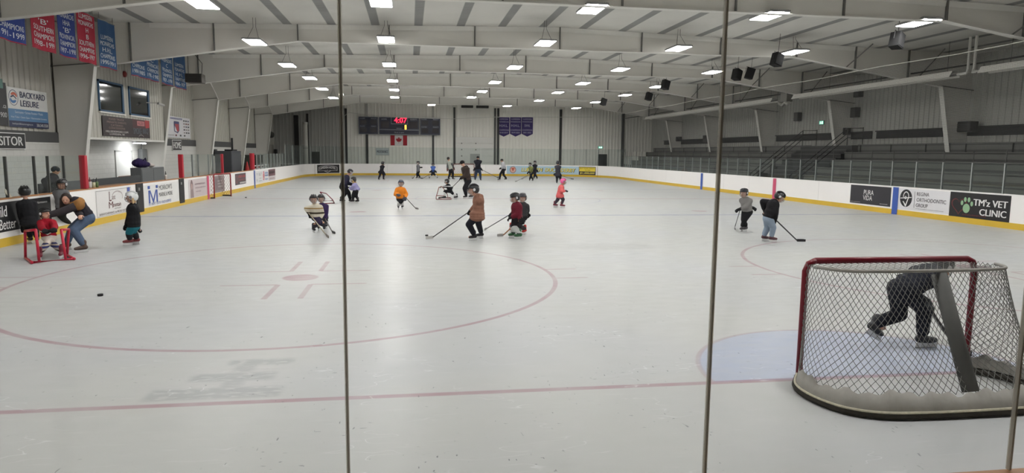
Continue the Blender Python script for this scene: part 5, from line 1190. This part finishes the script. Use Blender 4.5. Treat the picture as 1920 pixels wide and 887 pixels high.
    if hair:
        b = MB()
        if not helmet: b.ell(head+hu*hh*.16-hf*hh*.12, (hh*.48, hh*.48, hh*.48), HB)
        if hair[1] > 0:
            q = .24 if not kid else .12
            for sgn in (-1, -.5, .5, 1): b.cap(head+hr_*hh*.36*sgn-hf*hh*(.3-.16*abs(sgn)), head+hr_*hh*.5*sgn-hf*hh*.18-up*hh*hair[1], hh*q, hh*q*.7)
        P_(b, 'hair', mat(hair[0], .6, 0, .2, 20, .4), 2, .012)
    if eyes and dist < 22:
        for sgn in (-1, 1): b = MB(); b.ell(head+hr_*hh*.15*sgn+hu*hh*.03+hf*hh*.42-L, (hh*.05, hh*.03, hh*.03), HB, None, 8, 6); b.build('eye', EYE, body)
        b = MB(); b.ell(head-hu*hh*.25+hf*hh*.4-L, (hh*.11, hh*.03, hh*.035), HB, None, 10, 6); b.build('mouth', LIP, body)
    return dict(body=body, L=L, head=head, neck=neck, hip=hip, HL=HL, HR=HR, side=side, fwd=chestf.normalized(), up=tdir, H=H, hand=(HL+HR)/2)
def stick(label, top, heel, tip, shaft=(40, 38, 40), blade=(34, 34, 36), r=.013, over=.1):
    """hockey stick: shaft from the hands to the heel, curved blade lying on the ice"""
    top, heel, tip = Vector(top), Vector(heel), Vector(tip); heel.z = max(heel.z, .035); tip.z = max(tip.z, .035); d = (top-heel).normalized(); top = top+d*over
    root = empty('hockey_stick', (heel.x, heel.y, 0)); tag(root, label, 'hockey stick', 'hockey sticks'); L = root.location
    b = MB(); X = d.cross(Vector((0, 0, 1))).normalized(); Yv = d.cross(X).normalized(); c = (top+heel)/2-L; b.obox(c, d*(top-heel).length/2, X*r, Yv*r*.75); b.build('shaft', paint(shaft, .4), root)
    b = MB(); v = tip-heel; n = 8; nr = Vector((-v.y, v.x, 0)).normalized(); V = []
    for i in range(n+1):
        f = i/n; p = heel+v*f-L+nr*.035*f*f; hgt = .036*(1-.25*max(0, f-.7)/.3); V += [p+nr*.006-Vector((0, 0, .034)), p-nr*.006-Vector((0, 0, .034)), p-nr*.006+Vector((0, 0, hgt)), p+nr*.006+Vector((0, 0, hgt))]
    b.v = [tuple(q) for q in V]
    for i in range(n):
        for k in range(4): b.f.append([i*4+k, i*4+4+k, i*4+4+(k+1) % 4, i*4+(k+1) % 4]); b.m.append(0)
    b.f += [[0, 1, 2, 3], [n*4+3, n*4+2, n*4+1, n*4]]; b.m += [0, 0]; b.build('blade', paint(blade, .6), root, fix=True)
    b = MB(); b.tube([top-L, top-d*.03-L], r*1.5, 8); b.build('butt_end', cloth((40, 40, 42)), root)
    return root
G = lambda px, py: at(px, py, 2, 0.0)
RUST = cloth((138, 98, 82))
# the group by the left boards
person('child in a black jacket and helmet facing the black board advertisement', 11.4, (46, 361), (49, 378), (57, 415), (58, 456, .1), (70, 457, -.05), (44, 424, .1), (66, 424, .0), 40, 1.38, top=(34, 34, 37), bottom=(30, 30, 33), helmet=(26, 26, 28), collar=(92, 92, 92), cage=(90, 90, 92), coat=.05, bulk=1.0)
REDT = cloth((176, 26, 44))
rk = person('small child in a red jersey leaning in the red skating frame', 9.35, (84, 402), (87, 414), (92, 445), (76, 487), (116, 484), (101, 430, -.22), (84, 432, -.22), 200, 1.02, top=(152, 20, 38), bottom=(214, 206, 196), sock=banded((206, 198, 186), [(.22, .26, (58, 66, 120)), (.29, .32, (60, 64, 110)), (.15, .18, (70, 60, 60))]), skate=(110, 34, 48), helmet=(28, 28, 30), look=250, pitch=.2, bulk=1.2, cage=None)
c0 = rk['hip']+(rk['neck']-rk['hip'])*.42; b = MB(); f_ = rk['fwd']; s_ = rk['side']; u_ = rk['up']
for off, col in ((0, (28, 28, 30)), (.022, (226, 224, 220))):
    P = [c0+f_*(.158-.045*abs(q))+s_*q*.12+u_*(-.05+.07*abs(q)-off)-rk['L'] for q in (-1, -.5, 0, .5, 1)]; b.tube(P, .013, 6, cloth(col))
b.build('jersey_stripe', None, rk['body'])
wm = person('woman with long dark hair bending to help the child in red', 10.05, (124, 374, -.12), (141, 378), (164, 408, .08), (158, 473, -.1), (127, 468, .5), (88, 404, -.35), (150, 404, -.2), 122, 1.62, kid=False, top=(44, 42, 50), bottom=(84, 100, 124), skate=(84, 66, 58), hair=((44, 32, 28), 1.05), yoke=(150, 108, 62), sleeve=(62, 58, 62), look=192, pitch=-.15, barehand=True, bulk=1.08, vox=.013, bend=1.03)
person('child in dark gear partly hidden behind the bending woman', 12.7, (116, 347), (114, 358), (118, 392), (112, 428), (133, 432), (106, 385, -.15), (127, 384, -.15), 165, 1.33, top=(120, 120, 122), bottom=(28, 28, 30), helmet=(30, 30, 32), cage=(80, 80, 82), bulk=1.15)
person('child in a black jersey and white helmet standing by the mountain advertisement', 10.8, (247, 371), (249, 385), (251, 423), (244, 460), (257, 458, .15), (238, 421, -.1), (259, 424, .1), 100, 1.3, top=(30, 30, 33), bottom=banded((30, 30, 33), [(.22, .45, (38, 118, 132)), (.19, .22, (180, 190, 190))]), sock=(40, 40, 44), skate=(128, 60, 62), helmet=(222, 224, 224), bulk=1.2, coat=.0, hair=((190, 160, 120), .45), glove=(28, 28, 30))
pp = at(103, 322, 0, -15.15)
person('person in a dark coat and beanie standing behind the penalty bench glass', pp.y, (104, 320), (99, 331), (94, 361), (90, 425), (100, 425), (112, 352, -.1), (90, 356), -60, 1.72, kid=False, top=(30, 28, 32), bottom=(28, 28, 30), hat=(26, 26, 28), skate=(34, 32, 32), coat=.1, bulk=1.2, eyes=False)
sf = empty('skating_frame', G(92, 490)); tag(sf, 'red pipe skating frame around the child in the red jersey', 'skating aid', 'skating frames'); L = sf.location
RP = mat((188, 34, 60), .35, 0, .06, 4)
f1, f2, r1, r2 = G(60, 495), G(139, 488), G(48, 486), G(126, 481)
for q in (f1, f2, r1, r2): q.z = .03
yt = (f1.y+r1.y)/2
t1, t2, t3, t4 = at(47, 433, 1, r1.y), at(67, 431, 1, f1.y+.1), at(115, 431, 1, f2.y+.1), at(129, 430, 1, r2.y)
def pipe(pts, nm='pipe', root=sf, L=L, r=.026, m=RP): b = MB(); b.tube([Vector(p)-L for p in pts], r, 10); return b.build(nm, m, root, True)
pipe([r1, f1, f2, r2], 'base_pipe')
m1 = f1+(f2-f1)*.17; m2 = f1+(f2-f1)*.8
pipe([r1, t1], 'upright'); pipe([m1, t2], 'upright'); pipe([t1, t2], 'hand_rail'); pipe([m2, t3], 'upright'); pipe([r2, t4], 'upright'); pipe([t3, t4], 'hand_rail')
for q in (f1, f2): b = MB(); b.ell(q-L, .032); b.build('corner_cap', RP, sf)

A, Bq = at(9, 357, 0, XL-.06), at(23, 374, 0, XL-.02); rt = empty('hockey_stick', A); tag(rt, 'pale stick blade poking up over the boards at the left picture edge', 'hockey stick', 'hockey sticks')
b = MB(); v = Vector(Bq)-Vector(A); b.obox(v/2, v/2, Vector((.008, 0, 0)), Vector((0, .02, .035))); b.build('blade', paint((214, 206, 190)), rt); b = MB(); b.tube([v, v+Vector((-.05, .12, -.5))], .014, 6); b.build('shaft', paint((60, 58, 58)), rt)
# pair of children left of the glass seam
JW = banded((206, 198, 180), [(.95, 1.1, (52, 44, 70)), (.52, .57, (60, 52, 40)), (.66, .69, (150, 120, 70))])
p1 = person('child in a cream jersey at the front of the pair beside the seam', 13.35, (588, 374), (592, 386), (594, 408), (588, 436, -.1), (608, 433, .1), (600, 409, -.2), (580, 400, -.15), 195, 1.12, top=JW, bottom=(44, 38, 62), sock=banded((206, 160, 130), [(.1, .24, (60, 58, 66))]), skate=(44, 42, 46), helmet=(30, 30, 33), bulk=1.25)
p2 = person('child in a purple jersey close behind the cream jersey child', 14.1, (602, 373), (604, 384), (606, 408), (597, 432), (613, 428), (610, 410, -.1), (595, 402, .1), 185, 1.1, top=(58, 44, 84), bottom=(36, 34, 40), sock=(190, 184, 186), skate=(48, 46, 50), helmet=(34, 34, 38), bulk=1.15)
stick('pale stick of the cream jersey child, left of the pair', p1['HR']+Vector((0, -.05, 0)), G(611, 442), G(614, 447), (150, 140, 120), (120, 112, 104)); stick('stick of the purple jersey child, right of the pair', p2['HL']+Vector((0, -.05, 0)), G(623, 437), G(626, 439), (90, 86, 84), (70, 68, 68))
# coach and child with a frame behind
person('coach in dark clothes and helmet bending over the lavender child', 24.8, (656, 323), (650, 332), (643, 350), (640, 380), (657, 381), (660, 346, -.1), (650, 350, -.15), -70, 1.68, kid=False, top=(38, 38, 58), bottom=(30, 30, 33), helmet=(32, 32, 40), pitch=-.4, bulk=1.1)
person('small child in a lavender top held by the coach', 24.5, (663, 338), (665, 346), (667, 358), (662, 381), (671, 380), (656, 352, .1), (669, 357, -.1), 60, 1.12, top=(150, 146, 186), bottom=(32, 32, 36), helmet=(48, 44, 44), hair=((178, 150, 96), .5), bulk=1.15)
def aid(lab, pts_list, m):
    c = sum((Vector(p) for P in pts_list for p in P), Vector())/sum(len(P) for P in pts_list); root = empty('skating_frame', (c.x, c.y, 0)); tag(root, lab, 'skating aid', 'skating frames')
    for i, P in enumerate(pts_list): b = MB(); b.tube([Vector(p)-root.location for p in P], .02, 8); b.build(('base_pipe', 'upright', 'hand_rail')[min(i, 2)], m, root, True)
a, b_, c = G(608, 383), G(627, 382), G(624, 377); z3 = Vector((0, 0, .03)); Yf = a.y
aid('red and black bent pipe frame standing behind the pair of children', [[a+z3, b_+z3, c+z3, G(606, 378)+z3], [b_+z3, at(624, 375, 1, Yf), at(612, 363, 1, Yf+.4)], [G(606, 378)+z3, at(610, 372, 1, Yf+.5), at(600, 360, 1, Yf+.3)], [at(612, 363, 1, Yf+.4), at(600, 360, 1, Yf+.3)]], mat((120, 46, 60), .4))
# orange child
po = person('child in an orange jersey facing the viewer', 21.2, (752, 344), (751, 353), (751, 373), (747, 392), (755, 390, .2), (760, 370, -.15), (745, 365, -.2), 175, 1.24, top=(222, 132, 44), bottom=(36, 36, 40), sock=(206, 204, 204), skate=(60, 58, 62), helmet=(70, 76, 92), bulk=1.3, glove=(70, 72, 80))
stick('thin dark stick of the orange jersey child', po['HL'], G(779, 392), G(783, 393), (56, 54, 56), (150, 148, 146), .014)
# middle distance
pk = person('small child in black and white gear pushing a skating frame', 26.9, (838, 341), (840, 347), (844, 358), (834, 374), (856, 374, .3), (829, 350, .1), (846, 352, -.1), 75, 1.05, top=banded((32, 32, 36), [(.62, .66, (210, 210, 210)), (.84, .9, (206, 206, 208))]), bottom=(30, 30, 34), sock=(212, 212, 212), skate=(40, 40, 44), helmet=(34, 34, 38), bulk=1.2)
a, b_, c = G(818, 375), G(846, 374.6), G(845, 371.5); Yf = a.y
aid('reddish pipe frame pushed by the child in black and white', [[a+z3, b_+z3, c+z3, G(822, 372)+z3], [a+z3, at(818, 369, 1, Yf), at(823, 351, 1, Yf), at(829, 350, 1, Yf+.2)], [G(840, 372)+z3, at(838, 362, 1, Yf+.8), at(829, 350, 1, Yf+.2)], [at(818, 367, 1, Yf), at(833, 367, 1, Yf+.3)]], mat((146, 100, 96), .4))
pm = person('man in a dark brown hooded top and cap holding a stick', 27.7, (867, 306), (872, 314), (877, 339), (874, 372), (885, 369, .3), (865, 334, -.2), (872, 335, -.25), 115, 1.86, kid=False, top=(62, 52, 48), bottom=(34, 34, 38), skate=(34, 34, 36), hat=(30, 29, 30), brim=True, hood=True, pitch=-.25, bulk=1.15, look=110)
stick('long dark stick of the man in the cap', pm['HL'], G(830, 371), G(821, 372.5), (44, 42, 42), (50, 50, 52), .014)
pc = person('tall child in a long brown coat and caged helmet facing left', 11.05, (888, 357), (897, 370), (897, 400), (889, 451, -.1), (902, 447, .15), (884, 394, -.2), (888, 397, .1), 92, 1.5, top=(136, 98, 82), bottom=(36, 36, 44), skate=(48, 44, 48), helmet=(30, 30, 33), coat=.1, hood=True, bulk=1.1)
stick('long dark stick with a white blade held by the brown coat child', pc['HL'], G(812, 447), G(797, 448.5), (52, 50, 52), (196, 194, 190), .015, .05)
pmr = person('child in a maroon jersey with green skates leaning on a stick', 11.55, (966, 372), (969, 383), (969, 409), (962, 446, -.1), (974, 448, .05), (960, 407, -.15), (976, 411, -.3), 105, 1.22, top=(104, 32, 46), bottom=(40, 36, 40), sock=banded((206, 208, 206), [(.08, .16, (70, 80, 76))]), skate=(56, 100, 66), helmet=(28, 28, 31), bulk=1.3, pitch=-.2)
stick('wooden stick with a white blade in front of the maroon jersey child', pmr['HR'], G(944, 443), G(932, 443), (172, 120, 84), (186, 184, 180), .015)
pdk = person('child in dark grey gear and red skates behind the maroon jersey child', 12.5, (980, 372), (980, 383), (979, 407), (958, 434, -.2), (984, 440), (988, 401, -.1), (960, 400, -.1), 150, 1.2, top=(58, 58, 60), bottom=(36, 35, 38), skate=(190, 56, 48), sock=(60, 54, 56), helmet=(60, 60, 64), bulk=1.15)
stick('thin dark stick reaching left between the coat child and the maroon child', pdk['HR'], G(912, 431), G(906, 433), (66, 66, 68), (150, 150, 150), .012)
pk2 = person('small child in a pink helmet and coral jacket skating to the right', 21.9, (1056, 341), (1053, 349), (1049, 366), (1040, 388, .2), (1053, 388, -.1), (1057, 358, .15), (1059, 358, -.15), -88, 1.22, top=(216, 104, 104), bottom=(70, 64, 74), skate=(122, 50, 66), helmet=(224, 96, 152), glove=(62, 56, 66), coat=.06, bulk=1.15)
pg = person('child in a grey hooded top with a thin stick before the white boards', 12.8, (1395, 363), (1398, 373), (1401, 397), (1391, 434, -.1), (1398, 434, .1), (1388, 392, -.15), (1409, 389, .0), 125, 1.28, top=(126, 124, 122), bottom=(34, 34, 36), skate=(74, 72, 74), helmet=(36, 38, 44), bulk=1.15, look=115)
stick('thin dark curved stick hanging from the grey top child', pg['HL'], G(1378, 427), G(1376, 431), (60, 60, 62), (90, 90, 92), .01)
pb_ = person('child in a black top and pale jeans leaning over a stick', 10.4, (1461, 370), (1452, 378), (1441, 410), (1432, 452), (1446, 454, .15), (1433, 392, .15), (1453, 411, -.2), -100, 1.36, top=(30, 29, 32), bottom=(138, 152, 168), skate=(84, 54, 58), helmet=(28, 28, 30), bulk=1.25, look=-115, pitch=-.5, elbow=(Vector((-.8, .3, .5)), Vector((-.3, -.6, -.4))))
stick('dark stick of the child in the black top, blade flat on the ice', pb_['HR'], G(1494, 453), G(1511, 453.5), (40, 38, 40), (32, 32, 34), .015)
# skater inside the crease, behind the near goal
ps = person('skater in black bending forward in the blue crease, seen through the net', .95, (1766, 503), (1748, 511), (1692, 543), (1638, 640, .15), (1727, 658, -.05), (1736, 568, -.1), (1700, 520, .25), -90, 1.6, kid=False, top=(38, 40, 50), bottom=(32, 33, 42), skate=(40, 40, 46), helmet=(30, 30, 33), pitch=-.5, lift=(.1, None), toe=(-80, -92), glove=(56, 58, 62), bulk=1.0, vox=.012, knee=(Vector((.8, 0, -.6)), Vector((1, 0, .2))), bend=1.07)
stick('dark stick reaching to the ice behind the near goal', ps['HL'], at(1790, 655, 2, 0), at(1815, 668, 2, 0), (60, 60, 62), (40, 40, 42), .015)
# far end
far = dict(vox=.026, eyes=False)
person('distant skater in black by the far boards, leftmost of the far group', 49.4, (718, 307), (717, 311), (715, 322), (710, 338), (719, 338), (721, 325, -.1), (712, 321, -.1), -40, 1.55, top=(36, 36, 42), bottom=(38, 38, 46), helmet=(32, 32, 34), coat=.05, **far)
q = person('distant child in a grey hooded top beside the blue jersey child', 53, (784, 306), (784, 310), (784, 322), (782, 336), (787, 336), (782, 324, -.2), (789, 314, .0), 120, 1.52, top=(112, 112, 116), bottom=(34, 34, 38), helmet=(44, 44, 48), **far); stick('thin stick of the distant grey top child', q['HL'], at(775, 334.5, 2, 0), at(772, 335, 2, 0), (110, 110, 110), (120, 120, 120), .014)
q = person('distant child in a blue jersey standing wide', 53, (812, 309), (812, 312), (812, 323), (805, 336), (820, 336), (808, 321, -.2), (816, 321, -.2), 178, 1.48, top=(74, 100, 168), bottom=(32, 32, 38), sock=(200, 200, 204), helmet=(40, 42, 56), **far); stick('dark stick of the distant blue jersey child', q['HR'], at(793, 335, 2, 0), at(788, 334.6, 2, 0), (56, 56, 58), (44, 44, 46), .018)
person('distant adult in a grey sweater and light vest walking right', 51, (841, 298), (843, 303), (845, 318), (841, 338), (849, 338), (839, 319, -.15), (851, 316, .1), -60, 1.9, kid=False, top=(176, 180, 170), sleeve=(88, 90, 90), bottom=(36, 36, 40), hair=((40, 34, 32), 0), glove=(96, 62, 58), **far)
q = person('distant adult in a black hooded top and blue jeans', 49.2, (896, 296), (896, 301), (896, 318), (891, 339), (901, 339), (903, 318, -.1), (889, 318, -.2), -20, 1.95, kid=False, top=(30, 31, 38), bottom=(52, 62, 80), hat=(28, 28, 32), hood=True, bulk=1.15, **far); stick('dark stick of the distant adult in jeans', q['HL'], at(932, 333.5, 2, 0), at(937, 333, 2, 0), (50, 50, 52), (40, 40, 42), .02)
person('distant skater in a pale grey top and black trousers', 50.5, (941, 301), (943, 305), (944, 318), (937, 337), (949, 338), (938, 316, -.15), (947, 317, .1), 80, 1.82, kid=False, top=(168, 168, 172), bottom=(32, 32, 36), hat=(44, 42, 42), **far)
q = person('distant child in an olive vest before the blue derby advertisement', 48.5, (994, 309), (995, 313), (996, 324), (993, 340), (999, 340), (991, 323, -.2), (999, 323, -.1), 150, 1.5, top=(112, 116, 70), bottom=(36, 38, 42), helmet=(44, 44, 42), **far); stick('pale stick of the distant olive vest child', q['HR'], at(969, 340.5, 2, 0), at(965, 341, 2, 0), (120, 118, 112), (140, 138, 134), .018)
q = person('distant child in black just behind the olive vest child', 52.5, (1003, 305), (1003, 309), (1003, 321), (1001, 335), (1007, 335), (999, 320, -.2), (1007, 320), 150, 1.55, top=(34, 34, 40), bottom=(40, 40, 46), helmet=(38, 38, 42), **far); stick('short stick of the distant black child', q['HR'], at(980, 336, 2, 0), at(977, 336.5, 2, 0), (90, 90, 90), (90, 90, 90), .016)
q = person('distant child in dark grey standing above the pink helmet', 43.9, (1046, 306), (1046, 311), (1046, 327), (1044, 345), (1052, 343), (1051, 327, -.15), (1042, 326, .0), -30, 1.68, top=(54, 54, 62), bottom=(40, 40, 46), helmet=(40, 40, 46), coat=.05, bulk=1.1, **far); stick('dark stick of the dark grey child by the end boards', q['HR'], at(1070, 336, 2, 0), at(1075, 336.5, 2, 0), (60, 60, 60), (60, 60, 60), .018)
# settle every fused surface into a plain mesh
bpy.context.view_layer.update(); dg = bpy.context.evaluated_depsgraph_get(); out = []
for o in REM:
    me = bpy.data.meshes.new_from_object(o.evaluated_get(dg)); me.polygons.foreach_set('use_smooth', [True]*len(me.polygons)); out.append((o, me))
for o, me in out: o.modifiers.clear(); o.data = me
